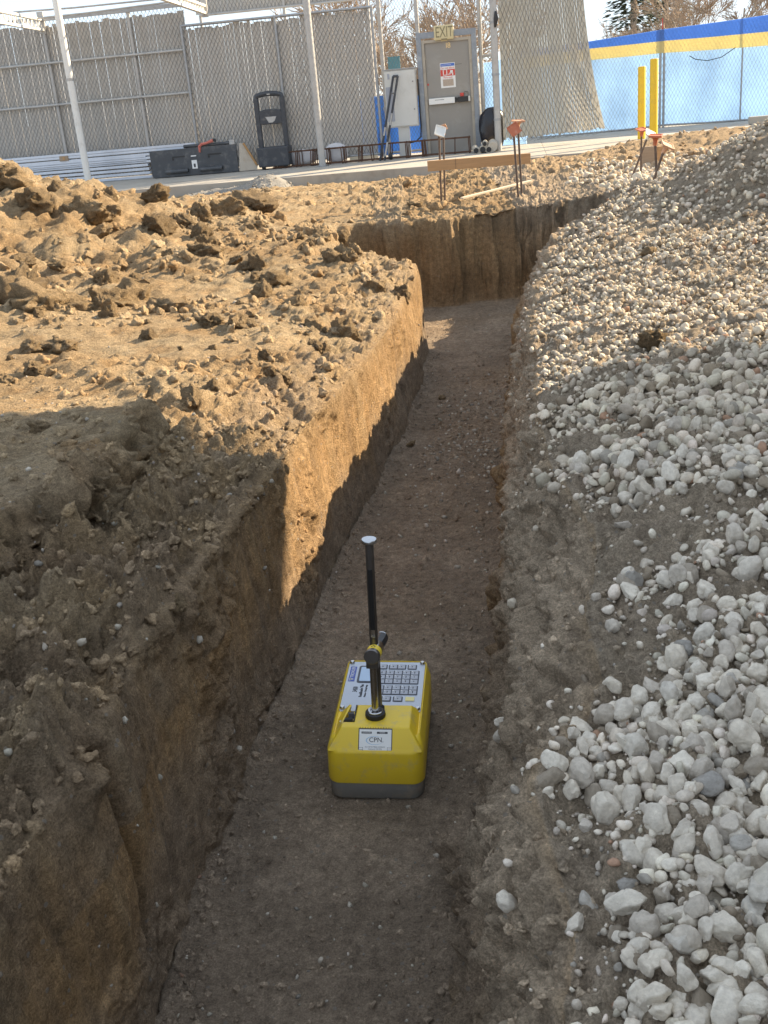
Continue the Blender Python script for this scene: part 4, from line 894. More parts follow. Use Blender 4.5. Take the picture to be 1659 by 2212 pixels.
MB().box((s0+.12, fv-.0765, z0+.075), (s0+.30, fv-.0755, z0+.082)).build('printed_line', 'ink', bar)
MB().box((a0+.10, fv-.03, c1+.005), (a0+.17, fv, c1+.07)).build('red_tag', 'sign_red', leaf, False, .004)
MB().tube([(a0+.17, fv-.02, c1+.02), (a0+.19, fv-.02, c1+.09), (a0+.25, fv-.02, c1+.08), (a0+.26, fv-.02, c1+.0)], .006, 6).build('hasp', 'steel_dark', leaf, True)
for zc in (.25, 1.0, 1.75): MB().tube([(ls0+.0, fv-.006, zc), (ls0, fv-.006, zc+.1)], .012, 8).build('hinge', 'door_frame_paint', leaf, True)
MB().box((ls0+.52, fv-.002, 1.62), (ls0+.70, fv, 1.626)).build('scratch', 'ink', leaf)
MB().box((ls0+.01, fv-.004, lz1*.63), (ls0+.04, fv, lz1*.63+.035)).build('red_mark', 'sign_red', leaf)
RX90 = Matrix.Rotation(math.pi/2, 4, 'X')
ps0, ps1, pz0, pz1 = dr(Z2, 1252, 372, 1340, 520); pw, ph_ = ps1-ps0, pz1-pz0
PO = bgthing('exit_notice', 'white paper notice with blue and red bands on the exit door', 'notice', (ps0+ps1)/2, fv-.004, SZ+pz0)
MB().box((-pw/2, 0, 0), (pw/2, .0035, ph_)).build('sheet', 'paper', PO)
def band(nm, mat, f0, f1, inset=.03): return MB().box((-pw/2*(1-inset), -.0015, ph_*f0), (pw/2*(1-inset), 0, ph_*f1)).build(nm, mat, PO)
bb = band('blue_band', 'sign_blue', .865, .975, .06); rb_ = band('red_band', 'sign_red', .475, .735, .02); band('brown_map', 'sign_brown', .07, .345, .28)
MB().box((-pw*.42, -.003, ph_*.915), (pw*.25, -.0015, ph_*.925)).build('printed_line', 'paper', bb)
put('lettering', text_mesh('Do not block', .054, 'sign_red', .0005, 'CENTER', .92), Matrix.Translation((0, -.002, ph_*.795)) @ RX90, PO)
put('lettering', text_mesh('Fire exit', .054, 'sign_red', .0005, 'CENTER', .95), Matrix.Translation((0, -.002, ph_*.41)) @ RX90, PO)
b = MB(); z_ = ph_*.50                          # door-and-boxes pictogram
for (x0, y0, x1, y1) in ((-.09, .0, -.075, .115), (-.025, .0, -.010, .115), (-.09, .1, -.01, .115), (-.09, 0, -.01, .012), (.03, .03, .10, .045), (.045, .05, .095, .085), (.0, .012, .05, .024), (.08, -.005, .10, .04)): b.box((x0*1.05, -.003, z_+y0*1.0), (x1*1.05, -.0016, z_+y1*1.0))
b.build('pictogram', 'paper', rb_)
es0, es1, ez0, ez1 = rect(Z2, 1212, 148, 1328, 236, -.12)
EX = bgthing('exit_sign', 'cream EXIT sign mounted above the door', 'sign', (es0+es1)/2, -.12, ez0); ew, eh = es1-es0, ez1-ez0
case = MB().box((-ew/2, 0, 0), (ew/2, .05, eh)).build('case', 'exit_cream', EX, True, .02, 3)
MB().box((-ew/2+.03, -.004, .03), (ew/2-.03, .001, eh-.035)).build('face_plate', 'exit_cream', case, False, .003)
put('lettering', text_mesh('EXIT', .27, 'exit_letter', .001, 'CENTER', .62), Matrix.Translation((.01, -.0055, eh*.50)) @ RX90, case)
MB().box((-.05, -.003, .0), (.06, .01, .022)).build('test_window', 'exit_letter', case)
MB().box((-.06, .05, -.02), (.06, .068, .10)).build('bracket', 'exit_cream', EX)
ns0, _, nz0, _ = dr(Z2, 1293, 262, 1300, 270)
NU = bgthing('door_number', 'small gold number 18 at the top of the exit door', 'number', ns0, fv-.003, SZ+nz0-.05)
for dx, ch in ((-.022, '1'), (.028, '8')): put('numeral', text_mesh(ch, .135, 'brass', .0025), Matrix.Translation((dx, -.003, .05)) @ RX90, NU)

# ------------------------------------------------------------------ things standing on the slab
cs0, cs1, cz0, cz1 = rect(Z2, 933, 412, 1118, 752, .0); CVv = -.06
CB = bgthing('electrical_cabinet', 'pale grey electrical cabinet on a narrow pedestal left of the door', 'cabinet', (cs0+cs1)/2, CVv, SZ); cw = cs1-cs0
bx_ = MB().box((-cw/2, -.16, cz0-SZ), (cw/2, .05, cz1-SZ)).build('case', 'cabinet', CB, False, .008)
dd = MB().box((-cw/2+.015, -.178, cz0-SZ+.02), (cw/2-.015, -.161, cz1-SZ-.02)).build('door', 'cabinet', CB, False, .004)
for zc in (.3, .78): MB().tube([(cw/2-.06, -.178, cz0-SZ+zc*(cz1-cz0)), (cw/2-.06, -.20, cz0-SZ+zc*(cz1-cz0))], .012, 8).build('latch', 'steel_dark', dd, True)
MB().box((-cw/2+.02, -.1815, cz0-SZ+.12), (-cw/2+.16, -.179, cz0-SZ+.75)).build('data_plate', 'label_grey', dd)
MB().box((-cw/2+.07, -.1815, cz1-SZ-.16), (-cw/2+.11, -.179, cz1-SZ-.06)).build('sticker', 'label_grey', dd)
MB().box((-cw/2-.015, -.185, cz1-SZ+.001), (cw/2+.015, .06, cz1-SZ+.02)).build('rain_hood', 'galv', CB)
q0, q1, _, _ = rect(Z2, 1012, 755, 1075, 915, .0); MB().box((q0-(cs0+cs1)/2, -.13, 0), (q1-(cs0+cs1)/2, .02, cz0-SZ)).build('pedestal', 'cabinet', CB, False, .004)
MB().tube([(cw/2+.03, -.05, cz1-SZ-.2), (cw/2+.035, -.05, .55), (cw/2+.02, -.06, .36), (cw/2-.08, -.07, .28), (.1, -.09, .26)], .014, 8).build('conduit', 'black', CB, True)
# leaning folded rails
ta = pb(*Z2(985, 452), -.30); ba = pb(*Z2(905, 935), -.75)
LD = bgthing('folded_rail', 'pair of long black metal rails leaning against the grey cabinet', 'rails', ba[0], -.75, SZ)
dS = ta[0]-ba[0]; zt_ = ta[1]-SZ
for off in (-.045, .045):
    rl = MB().tube([(off, 0, 0), (off+dS, .45, zt_)], .022, 4).build('rail', 'dark_plastic', LD)
    for f0, f1 in ((.42, .56), (.05, .22)) if off > 0 else ((.30, .40),):
        MB().tube([(off+dS*f0, .45*f0-.012, zt_*f0), (off+dS*f1, .45*f1-.012, zt_*f1)], .0165, 4).build('pale_inlay', 'light_scuff', rl)
MB().tube([(dS-.05, .45, zt_), (dS+.05, .45, zt_)], .024, 8).build('end_bracket', 'dark_plastic', LD, True)
MB().tube([(-.05+dS*.8, .36, zt_*.8), (.05+dS*.8, .36, zt_*.8)], .015, 6).build('cross_link', 'steel_dark', LD, True)
MB().lathe([(.0, -.03), (.055, -.03), (.06, -.02), (.06, .02), (.055, .03), (0, .03)], 16, Matrix.Translation((.17, .02, .07)) @ Matrix.Rotation(math.pi/2, 4, 'Y')).build('wheel', 'rubber', LD, True)
# rebar cage
CGv = -.50; g0 = pb(*Z2(262, 998), CGv)[0]; g1 = pb(*Z2(1432, 900), CGv)[0]; zt_c = (pb(*Z2(900, 856), CGv)[1]-SZ)
CG = bgthing('rebar_cage', 'long rusty rebar cage lying on the slab in front of the fence and door', 'rebar cage', (g0+g1)/2, CGv, SZ); gl = (g1-g0)/2
for vv in (-.10, .10):
    for zz in (.025, zt_c):
        MB().tube([(-gl, vv, zz), (gl*.3, vv, zz+.004), (gl, vv, zz)], .013, 6).build('bar', 'rust', CG, True)
xs_ = [262, 274, 286, 297, 308, 318, 330, 342, 395, 425, 488, 498, 512, 585, 600, 675, 690, 770, 786, 852, 905, 960, 1055, 1068, 1148, 1160, 1172, 1340, 1430]
stm = MB(); stm.tube([(0, -.115, .012), (0, .115, .012), (0, .115, zt_c+.014), (0, -.115, zt_c+.014), (0, -.115, .012)], .010, 6, False); stm = stm.mesh('stirrup', 'rust', True)
for x_ in xs_:
    o = link('stirrup', stm, None, CG); o.location = (pb(*Z2(x_, 940), CGv)[0]-(g0+g1)/2, 0, 0); o.rotation_euler = (0, random.uniform(-.08, .08), random.uniform(-.1, .1))
# black cart
k0, k1, kz0, kz1 = rect(Z2, 165, 545, 345, 998, -.42)
KT = bgthing('black_cart', 'black plastic upright cart frame with two openings, at the left end of the cage', 'cart', (k0+k1)/2, -.42, SZ); kw = (k1-k0)/2; kh = kz1-SZ
def arch(w_, z0, z1, r):
    p = [(-w_, z0), (w_, z0), (w_, z1-r)] + [(w_-r+r*math.cos(a), z1-r+r*math.sin(a)) for a in (math.pi*.17, math.pi*.33, math.pi*.5)] + [(-w_+r-r*math.sin(a), z1-r+r*math.cos(a)) for a in (0, math.pi*.17, math.pi*.33)] + [(-w_, z1-r)]
    return p
for sx in (-1, 1): MB().box((sx*kw-(.09 if sx > 0 else 0), -.05, .12), (sx*kw+(.09 if sx < 0 else 0), .05, kh-.10)).build('upright', 'dark_plastic', KT, False, .02, 3)
MB().tube([(-kw+.035, 0, kh-.13), (-kw+.06, 0, kh-.06), (-kw+.14, 0, kh-.035), (0, 0, kh-.02), (kw-.14, 0, kh-.035), (kw-.06, 0, kh-.06), (kw-.035, 0, kh-.13)], .048, 8).build('top_handle', 'dark_plastic', KT, True)
cp = MB(); cp.prism([(-kw+.085, .84), (kw-.085, .84), (kw-.085, 1.09), (.1, 1.12), (-.1, 1.12), (-kw+.085, 1.09)], -.045, .045, 1); cpo = cp.build('cross_panel', 'dark_plastic', KT, False, .015)
MB().prism([(-.10, .98), (.12, .98), (.08, .90), (.03, .87), (-.04, .87)], -.05, -.046, 1).build('scuff_mark', 'light_scuff', cpo)
MB().box((-.02, -.052, kh-.045), (.04, -.046, kh-.025)).build('handle_slot', 'light_scuff', KT)
MB().box((-kw-.01, -.22, .05), (kw+.01, .22, .42)).build('base_bin', 'dark_plastic', KT, False, .03, 3)
for sx in (-1, 1): MB().lathe([(0, -.03), (.06, -.03), (.065, 0), (.06, .03), (0, .03)], 16, Matrix.Translation((sx*(kw-.08), -.15, .065)) @ Matrix.Rotation(math.pi/2, 4, 'Y')).build('wheel', 'rubber', KT, True)
# white sacks
def lump(name, label, cat, mat, s, v, w_, d_, h, seed, ex=2.4, z=SZ):
    V, Fc = ICO[3]; V = V.copy(); V = np.sign(V)*np.abs(V)**(2/ex); V *= (1+.16*fbm(V+seed, 1.6, 4, seed))[:, None]; V = V*np.array([w_/2, d_/2, h/2]); V[:, 2] -= V[:, 2].min()
    o = link(name, np_mesh(name, V, Fc, mat)); o.location = bw(s, v, z); o.rotation_euler = (0, 0, TH); return setp(o, label, cat)
for (x0, y0, x1, y1, lab, sd) in ((360, 885, 525, 985, 'slumped white sack behind the left part of the rebar cage', 3), (568, 850, 715, 962, 'bulging white plastic sack behind the cage right of the pole', 9)):
    a0, a1, c0, c1 = rect(Z2, x0, y0, x1, y1, -.05); lump('white_sack', lab, 'sack', 'sack', (a0+a1)/2, -.26, a1-a0, .20, c1-SZ, sd)
a0, a1, c0, c1 = rect(Z2, 715, 925, 885, 955, -.2); pl = bgthing('wood_plank', 'pale plank on the ground under the framed panel', 'plank', (a0+a1)/2, -.24, SZ); MB().box((-(a1-a0)/2, 0, .0), ((a1-a0)/2, .04, .09)).build('plank', 'lath', pl, False, .004)
# black wrapped bundle and concrete cores
a0, a1, c0, c1 = rect(Z2, 1478, 640, 1630, 880, -.25); lump('wrapped_bundle', 'black plastic wrapped bundle between the door and the thick post', 'bundle', 'poly_black', (a0+a1)/2+.02, -.22, a1-a0, .30, c1-SZ, 5, 2.6)
coreM = {}
for (x_, y_, r_, lab) in ((1466, 893, 17, 'leftmost short concrete core by the thick post, lying end-on'), (1505, 884, 19, 'dark-ended concrete core, second from the left in the small pile'), (1541, 890, 17, 'third concrete core from the left on the slab by the thick post'), (1562, 862, 26, 'largest pale concrete core on top of the small pile'), (1516, 851, 13, 'small black-ended pipe on top at the left of the small core pile')):
    sC_, zC = pb(*Z2(x_, y_), -.75); rr = r_/2.127*.7745*22/F
    co_ = bgthing('concrete_core', lab, 'concrete core', sC_, -.75, max(SZ, zC-rr)); rr = max(rr, .05)
    body = MB().lathe([(rr*.97, -.22), (rr, -.20), (rr, .20), (rr*.97, .22)], 20, Matrix.Translation((0, 0, rr)) @ Matrix.Rotation(math.pi/2+random.uniform(-.15, .15), 4, 'X') @ Matrix.Rotation(random.uniform(-.2, .2), 4, 'Y')); body.build('body', 'core', co_, True)
    if 'dark' in lab or 'black' in lab or 'left' in lab: MB().lathe([(rr*.78, .0), (rr*.78, .004)], 16, Matrix.Translation((0, -.232, rr)) @ Matrix.Rotation(math.pi/2, 4, 'X')).build('dark_end', 'rubber', co_)
# dark steel loader bucket
BKv = -.55; bl = pb(*Z4(205, 590), BKv)[0]; br = pb(*Z4(1250, 515), BKv)[0]; bh = pb(*Z4(1248, 180), BKv)[1]-SZ
BK = bgthing('loader_bucket', 'dark grey steel loader bucket seen from behind, standing on the slab', 'bucket', (bl+br)/2, BKv, SZ); bwid = (br-bl)/2
MB().box((-bwid, 0, .01), (bwid, .05, bh)).build('back_plate', 'dark_steel', BK, False, .006)
for xa, xb, ya in ((425, 580, 270), (860, 1025, 240)):
    a0 = pb(*Z4(xa, ya), BKv)[0]-(bl+br)/2; a1 = pb(*Z4(xb, ya-10), BKv)[0]-(bl+br)/2; MB().box((a0, -.008, bh-.16), (a1, .0, bh-.135)).build('slot', 'black', BK); MB().box((a0, -.008, bh-.21), (a0+.03, -.0, bh-.165)).build('slot_end', 'black', BK)
for xa, xb in ((370, 640), (790, 1060)):
    a0 = pb(*Z4(xa, 530), BKv)[0]-(bl+br)/2; a1 = pb(*Z4(xb, 510), BKv)[0]-(bl+br)/2
    tb = MB().tube([(a0, -.03, .11), (a1, -.03, .11)], .042, 10).build('lower_tube', 'dark_steel', BK, True); MB().tube([(a1-.005, -.03, .11), (a1+.004, -.03, .11)], .03, 10).build('tube_mouth', 'black', tb)
a0 = pb(*Z4(715, 450), BKv)[0]-(bl+br)/2
dc = MB().box((a0-.055, -.004, bh*.25), (a0+.055, -.0005, bh*.56)).build('decal', 'paper', BK); MB().box((a0-.02, -.0055, bh*.30), (a0+.02, -.004, bh*.43)).build('decal_mark', 'ink', dc); MB().box((a0-.055, -.004, bh*.69), (a0+.055, -.0005, bh*.73)).build('decal', 'paper', BK)
MB().tube([(-bwid*.2, .05, bh+.035), (bwid*.95, .05, bh+.035)], .032, 8).build('top_bar', 'dark_steel', BK, True); MB().box((bwid-.12, .0, bh+.003), (bwid-.02, .06, bh+.09)).build('lug', 'light_scuff', BK)
pr = [Z4(1250, 172), Z4(1305, 172), Z4(1475, 440), Z4(1470, 490), Z4(1255, 515)]; pr = [(pb(x, y, BKv)[0]-(bl+br)/2, max(.005, pb(x, y, BKv)[1]-SZ)) for x, y in pr]
MB().prism([(x+.004, z) for x, z in pr], .0, .02, 1).build('side_plate', 'beige_plate', BK)
MB().tube([(pr[1][0], -.01, pr[1][1]), (pr[2][0], -.01, pr[2][1])], .022, 6).build('cutting_edge', 'orange_edge', BK)
MB().box((-bwid, .05, .01), (bwid, .5, .06)).build('floor_plate', 'dark_steel', BK)
sp_ = [Z4(940, 150), Z4(900, 165), Z4(850, 185), Z4(800, 195), Z4(770, 225), Z4(775, 295)]; sp_ = [pb(x, y, BKv-.02) for x, y in sp_]
ST = bgthing('red_strap', 'faded red webbing strap draped over the top edge of the loader bucket', 'strap', sp_[0][0], BKv-.02, sp_[-1][1])
MB().tube([(s-sp_[0][0], -.012+.004*i, z-sp_[-1][1]+.02) for i, (s, z) in enumerate(sp_)], [.035, .03, .025, .03, .03, .02], 6).build('webbing', 'strap', ST, True)
MB().box((-.03, -.03, sp_[0][1]-sp_[-1][1]-.01), (.05, .02, sp_[0][1]-sp_[-1][1]+.05)).build('buckle', 'black', ST, False, .006)
# stacked silver beams
BMv = -.16
ords = ['topmost', 'second from the top', 'third from the top', 'fourth from the top', 'fifth from the top']
for i in range(5):
    yr = 1000+i*25; xr_ = (1250, 1190, 990, 985, 985)[i]
    a = pb(*Z1(xr_, {0: 922, 1: 945, 2: 985, 3: 1008, 4: 1030}[i]), BMv); zz = a[1]
    o = bgthing('silver_beam', 'silver channel beam, ' + ords[i] + ' in the upper bundle at left', 'beam', 0, BMv, zz-.03, 'silver beams stacked by the fence')
    MB().prism([(BMv*0-.05, 0), (.05, 0), (.05, .046), (.035, .046), (.035, .012), (-.035, .012), (-.035, .046), (-.05, .046)], -9.9, a[0], 0).build('channel', 'beam', o)
    MB().box((-9.9, -.053, .012), (a[0], -.0505, .045)).build('face_strip', 'beam', o)
for i in range(6):
    zz = .31+i*.077
    o = bgthing('silver_beam', 'silver channel beam in the lower bundle at left, ' + ('lowest', 'second from the bottom', 'third from the bottom', 'fourth from the bottom', 'fifth from the bottom', 'highest')[i], 'beam', 0, BMv, zz, 'silver beams stacked by the fence')
    e1 = pb(*Z1(975-4*i, 1100), BMv)[0]; MB().prism([(-.05, 0), (.05, 0), (.05, .048), (.035, .048), (.035, .012), (-.035, .012), (-.035, .048), (-.05, .048)], -9.9, e1, 0).build('channel', 'beam', o)
    MB().box((-9.9, -.053, .014), (e1, -.0505, .052)).build('face_strip', 'beam', o)
sp1 = bgthing('timber_spacer', 'dark timber block between the two bundles of silver beams', 'timber', pb(*Z1(430, 1075), BMv)[0], BMv, .775); MB().box((-.09, -.09, 0), (.09, .07, .10)).build('block', 'lumber_grey', sp1, False, .006); MB().box((-.02, -.10, .02), (.03, -.09, .08)).build('cut_end', 'lumber', sp1)
# ------------------------------------------------------------------ canopy poles, trusses, tubes overhead
for (x_, y_, lab) in ((190, 385, 'pale round canopy pole at the left, rising behind the soil mound'), (697, 359, 'grey round canopy pole standing on the slab in front of the framed panel')):
    s_ = pb(x_, y_, -1.04)[0]; o = bgthing('canopy_pole', lab, 'pole', s_, -1.04, SZ)
    MB().tube([(0, 0, 0), (0, 0, 5.2)], .068, 20).build('shaft', 'white_paint' if x_ < 300 else 'post', o, True); MB().tube([(0, 0, 1.95), (0, 0, 2.0)], .071, 20).build('sleeve', 'post', o, True)
    MB().box((-.11, -.11, .001), (.11, .11, .014)).build('base_plate', 'galv', o)
for (xa, ya, xb, yb, lab) in ((88, 40, 92, 68, 'white steel roof truss meeting the first fence post at top left'), (440, 10, 443, 31, 'white steel roof truss meeting the fence at top centre left')):
    sa, zt1 = pb(xa, ya, 0); zb1 = pb(xb, yb, 0)[1]; o = bgthing('roof_truss', lab, 'truss', sa, 0, zb1); h = zt1-zb1; o.rotation_euler = (0, 0, math.radians(-2 if xa < 200 else -4)); Lt = 13.0
    MB().box((-.04, -Lt, h-.045), (.04, 0, h)).build('top_chord', 'white_paint', o); MB().box((-.04, -Lt, 0), (.04, 0, .045)).build('bottom_chord', 'white_paint', o)
    wb = MB().box((-.015, -.03, .045), (.015, .0, h-.045)).mesh('web', 'white_paint')
    for k in range(int(Lt/.24)):
        w1_ = MB().tube([(0, -.02-k*.24, .045), (0, -.12-k*.24, h-.045)], .014, 4, False) if k == 0 else None
        if k == 0: wm1 = w1_.mesh('web', 'white_paint'); wm2 = MB().tube([(0, -.14, h-.045), (0, -.24, .045)], .014, 4, False).mesh('web', 'white_paint')
        if k < 26:
            for wm in (wm1, wm2): x__ = link('web', wm, None, o); x__.location = (0, -k*.24, 0)
    MB().box((-.06, -.03, -.05), (.06, .04, h+.12)).build('end_plate', 'post', o)
for (p0, p1, vv, lab) in ((Z1(-60, 90), Z1(1010, -5), -.5, 'upper thin grey tube running overhead at top left'), (Z1(-60, 150), Z1(1100, 12), -.35, 'lower thin grey tube running overhead at top left')):
    a, b_ = pb(*p0, vv), pb(*p1, vv); o = bgthing('overhead_tube', lab, 'tube', a[0], vv, a[1]); MB().tube([(0, 0, 0), ((b_[0]-a[0])/2, 0, (b_[1]-a[1])/2-.02), (b_[0]-a[0], 0, b_[1]-a[1]), ((b_[0]-a[0])*1.5, 0, (b_[1]-a[1])*1.5)], .018, 6).build('tube', 'post', o, True)

# ------------------------------------------------------------------ blue fence, bollards, kerb at right
FV = 3.0
prof = [(Z3(200, 300), Z3(200, 820)), (Z3(620, 240), Z3(700, 775)), (Z3(840, 205), Z3(880, 757)), (Z3(1050, 170), Z3(1050, 735)), (Z3(1300, 137), Z3(1300, 722)), (Z3(1520, 106), Z3(1515, 706)), (Z3(1659, 85), Z3(1659, 695)), (Z3(2200, 10), Z3(2200, 650))]
tops = [pb(*a, FV) for a, b_ in prof]; bots = [pb(*b_, FV) for a, b_ in prof]
tS = [t[0] for t in tops]; tZ = [t[1] for t in tops]; bS = [t[0] for t in bots]; bZ = [t[1] for t in bots]
BF = bgthing('tarp_fence', 'chain-link fence hung with light blue tarp under a blue and yellow band', 'fence', tS[3], FV, SZ); sr = tS[3]
def ztop_(s): return float(np.interp(s, tS, tZ))
def zbot_(s): return float(np.interp(s, bS, bZ))
def clothpart(nm, mat, f0, f1, dv, amp, nu=90, nv=16):
    def fn(u, w_):
        s = tS[0]+(tS[-1]-tS[0])*u; a, b_ = ztop_(s), zbot_(s); fa_, fb_ = f0(s), f1(s); z = a+(b_-a)*(fa_+(fb_-fa_)*w_)
        return (s-sr, dv+amp*(math.sin(3.1*s+1.4*z)+.6*math.sin(7.3*s-2*z)+.4*math.sin(5*z+s)), z-SZ)
    b = MB().grid(fn, nu, nv); b.grid(lambda u, w_: (lambda p: (p[0], p[1]+.004, p[2]))(fn(u, w_)), nu, nv); return b.build(nm, mat, BF, True)
one = lambda k: (lambda s: k)
f_b = lambda s: float(np.interp(s, [tS[1], tS[3], tS[6]], [.075, .115, .155])); f_y = lambda s: float(np.interp(s, [tS[1], tS[3], tS[6]], [.195, .235, .285]))
clothpart('blue_band', 'band_blue', one(0), f_b, -.03, .010, 90, 6); clothpart('yellow_band', 'band_yellow', f_b, f_y, -.03, .010, 90, 6); clothpart('tarp', 'tarp_light', lambda s: f_y(s)-.03, one(.985), .05, .022)
for s_, r_ in ((tS[3]-.035, .026), (tS[3]+.045, .026), (tS[5], .018), (tS[0]+.3, .026)): MB().tube([(s_-sr, 0, .0), (s_-sr, 0, ztop_(s_)-SZ+.02)], r_, 10).build('post', 'galv', BF, True)
MB().tube([(s-sr, 0, z-SZ+.05) for s, z in zip(bS, bZ)], .02, 8).build('rail', 'galv', BF, True)
b = MB()
for fam in (1, -1):
    for n in range(-40, 110):
        s_a = tS[0]+n*.075; pts = []
        for k in range(13):
            w_ = k/12; s = s_a+fam*w_*1.05
            if tS[0] <= s <= tS[-1]: pts.append((s-sr, .0+fam*.004, zbot_(s)+(ztop_(s)-zbot_(s))*w_-SZ))
        if len(pts) > 1: b.tube([pts[0], pts[-1]], .0028, 3, False)
wo_ = b.build('wire_mesh', 'galv', BF); wo_['kind'] = 'stuff'
MB().tube([(tS[3]-sr, 0, ztop_(sr)-SZ), (tS[3]-sr+.0, 0, ztop_(sr)-SZ+.22)], .012, 6).build('red_marker', 'sign_red', BF, True)
cb = [pb(*Z3(*q), FV-.06) for q in ((1205, 322), (1240, 342), (1310, 350), (1390, 330), (1470, 275))]
o = bgthing('black_cable', 'thin black cable sagging across the blue tarp', 'cable', cb[0][0], FV-.06, cb[2][1]); MB().tube([(s-cb[0][0], 0, z-cb[2][1]) for s, z in cb], .009, 6).build('cable', 'black', o, True)
for (x_, yt, v_, lab) in ((932, 382, -.51, 'shorter-looking yellow pipe bollard, left of the pair by the blue fence'), (1003, 337, -1.53, 'nearer yellow pipe bollard, right of the pair by the blue fence')):
    s_, zt2 = pb(*Z3(x_, yt), v_); o = bgthing('bollard', lab, 'bollard', s_, v_, SZ); hh = zt2-SZ
    MB().lathe([(.0, 0), (.073, 0), (.073, hh-.02), (.066, hh-.004), (0, hh)], 20).build('pipe', 'bollard', o, True); MB().lathe([(.0735, hh*.3), (.0745, hh*.3+.006), (.0735, hh*.3+.012)], 20).build('weld_ring', 'bollard', o, True)
a0, a1, c0, c1 = rect(Z3, 1552, 712, 1800, 760, 1.2); o = bgthing('concrete_kerb', 'low concrete kerb block at the right photo edge below the blue fence', 'kerb', (a0+a1)/2, 1.2, SZ); MB().box((-(a1-a0)/2, 0, 0), ((a1-a0)/2+2, .15, max(.15, c1-SZ))).build('block', 'concrete', o, False, .015)

# ------------------------------------------------------------------ rebar stakes with caps, boards, lath
plate = MB().box((-.06, -.06, .050), (.06, .06, .064)).mesh('plate', 'cap_orange', False, .004)
def cap_on(parent, M, mat):
    colm = MB().lathe([(.018, -.03), (.021, .0), (.024, .028), (.050, .050)], 14).mesh('collar', mat, True); c_ = link('collar', colm, None, parent); c_.matrix_local = M @ Matrix.Scale(.68, 4)
    p_ = link('plate', MB().box((-.062, -.062, .050), (.062, .062, .063)).mesh('plate', mat, False, .004), None, c_); 
    rim = MB(); 
    for a in range(4): rim.box((-.062, -.062, .063), (.062, -.052, .069), Matrix.Rotation(a*math.pi/2, 4, 'Z'))
    link('plate_rim', rim.mesh('plate_rim', mat), None, c_)
def stake(bx, by, tx, ty, label, mat, tilt=(0, 0), lean=None, capmat=None, Yt=None):
    i = hit(bx, by, 4); base = Vector(Pd[i]); top = aty(tx, ty, base.y + (Yt or 0)); ax = (top-base)
    o = thing('rebar_stake', label, 'stake', base-Vector((0, 0, .03)), 0, 'capped rebar stakes')
    MB().tube([(0, 0, 0), ax+Vector((0, 0, .03))], .0085, 8).build('bar', 'rebar', o, True)
    if capmat:
        R = ax.to_track_quat('Z', 'Y').to_matrix().to_4x4(); cap_on(o, Matrix.Translation(ax+Vector((0, 0, .02))) @ Euler((tilt[0], tilt[1], random.uniform(-.4, .4))).to_matrix().to_4x4() @ R, capmat)
    return base, top
b1, t1 = stake(*Z5(275, 1075), *Z5(266, 285), 'left stake of the paired rebar stakes with the white cap', 'rebar', (1.05, .35), None, 'cap_white')
b2, t2 = stake(*Z5(338, 1050), *Z5(316, 275), 'right stake of the pair below the white cap, faded orange cap', 'rebar', (-.5, -.35), None, 'cap_faded')
b3, t3 = stake(*Z5(1165, 1010), *Z5(1128, 255), 'stake with bright red-orange cap turned on its side, right end of the long board', 'rebar', (1.2, -.5), None, 'cap_orange')
b4, t4 = stake(*Z5(1215, 975), *Z5(1180, 205), 'stake with flat tan cap at the right end of the long board', 'rebar', (.1, .05), None, 'cap_faded')
yb = (b1.y+b3.y)/2+.06; L_ = aty(*Z5(136, 680), yb); R_ = aty(*Z5(1328, 588), yb-.02)
bd = thing('form_board', 'long reddish-brown timber board fixed behind the two stake pairs', 'board', (L_+R_)/2, math.atan2(R_.y-L_.y, R_.x-L_.x)); hl = (R_-L_).xy.length/2; hb = (aty(*Z5(136, 620), yb).z-aty(*Z5(136, 742), yb).z)/2; dz = (R_.z-L_.z)/2
b = MB(); b.add([(-hl, 0, -hb-dz), (hl, 0, -hb+dz), (hl, .038, -hb+dz), (-hl, .038, -hb-dz), (-hl, 0, hb-dz), (hl, 0, hb+dz), (hl, .038, hb+dz), (-hl, .038, hb-dz)], [(0,3,2,1),(4,5,6,7),(0,1,5,4),(1,2,6,5),(2,3,7,6),(3,0,4,7)]); b.build('plank', 'lumber', bd, False, .003)
MB().box((-hl*.46, -.002, -hb*.9), (-hl*.455, -.0003, hb*1.25)).build('pencil_line', 'ink', bd)
p0_, p1_ = hit(*Z5(520, 1055), 4), hit(*Z5(1340, 875), 4); A0, A1 = Vector(Pd[p0_]), Vector(Pd[p1_])
la_ = thing('wood_lath', 'pale thin wooden lath lying on the soil by the far rim', 'lath', A0+Vector((0, 0, .012))); d_ = (A1-A0); MB().box((0, -.019, 0), (d_.length, .019, .012), d_.to_track_quat('X', 'Z').to_matrix().to_4x4()).build('strip', 'lath', la_)
stake(*Z6(575, 1170), *Z6(570, 455), 'upright stake with orange cap at the left of the four by the bollards', 'rebar', (.25, -.1), None, 'cap_orange')
stake(*Z6(330, 1260), *Z6(680, 520), 'long stake leaning right with dusty grey cap, among the four by the bollards', 'rebar', (.5, .1), None, 'cap_white')
stake(*Z6(838, 1210), *Z6(812, 590), 'upright stake with bright orange cap, third of the four by the bollards', 'rebar', (.1, .15), None, 'cap_orange')
stake(*Z6(720, 1300), *Z6(975, 740), 'rightmost leaning stake with tan cap, by the short board', 'rebar', (.35, .1), None, 'cap_faded')
i = hit(*Z6(800, 985), 4); bb_ = Vector(Pd[i]); l_ = aty(*Z6(600, 800), bb_.y); r_ = aty(*Z6(985, 850), bb_.y)
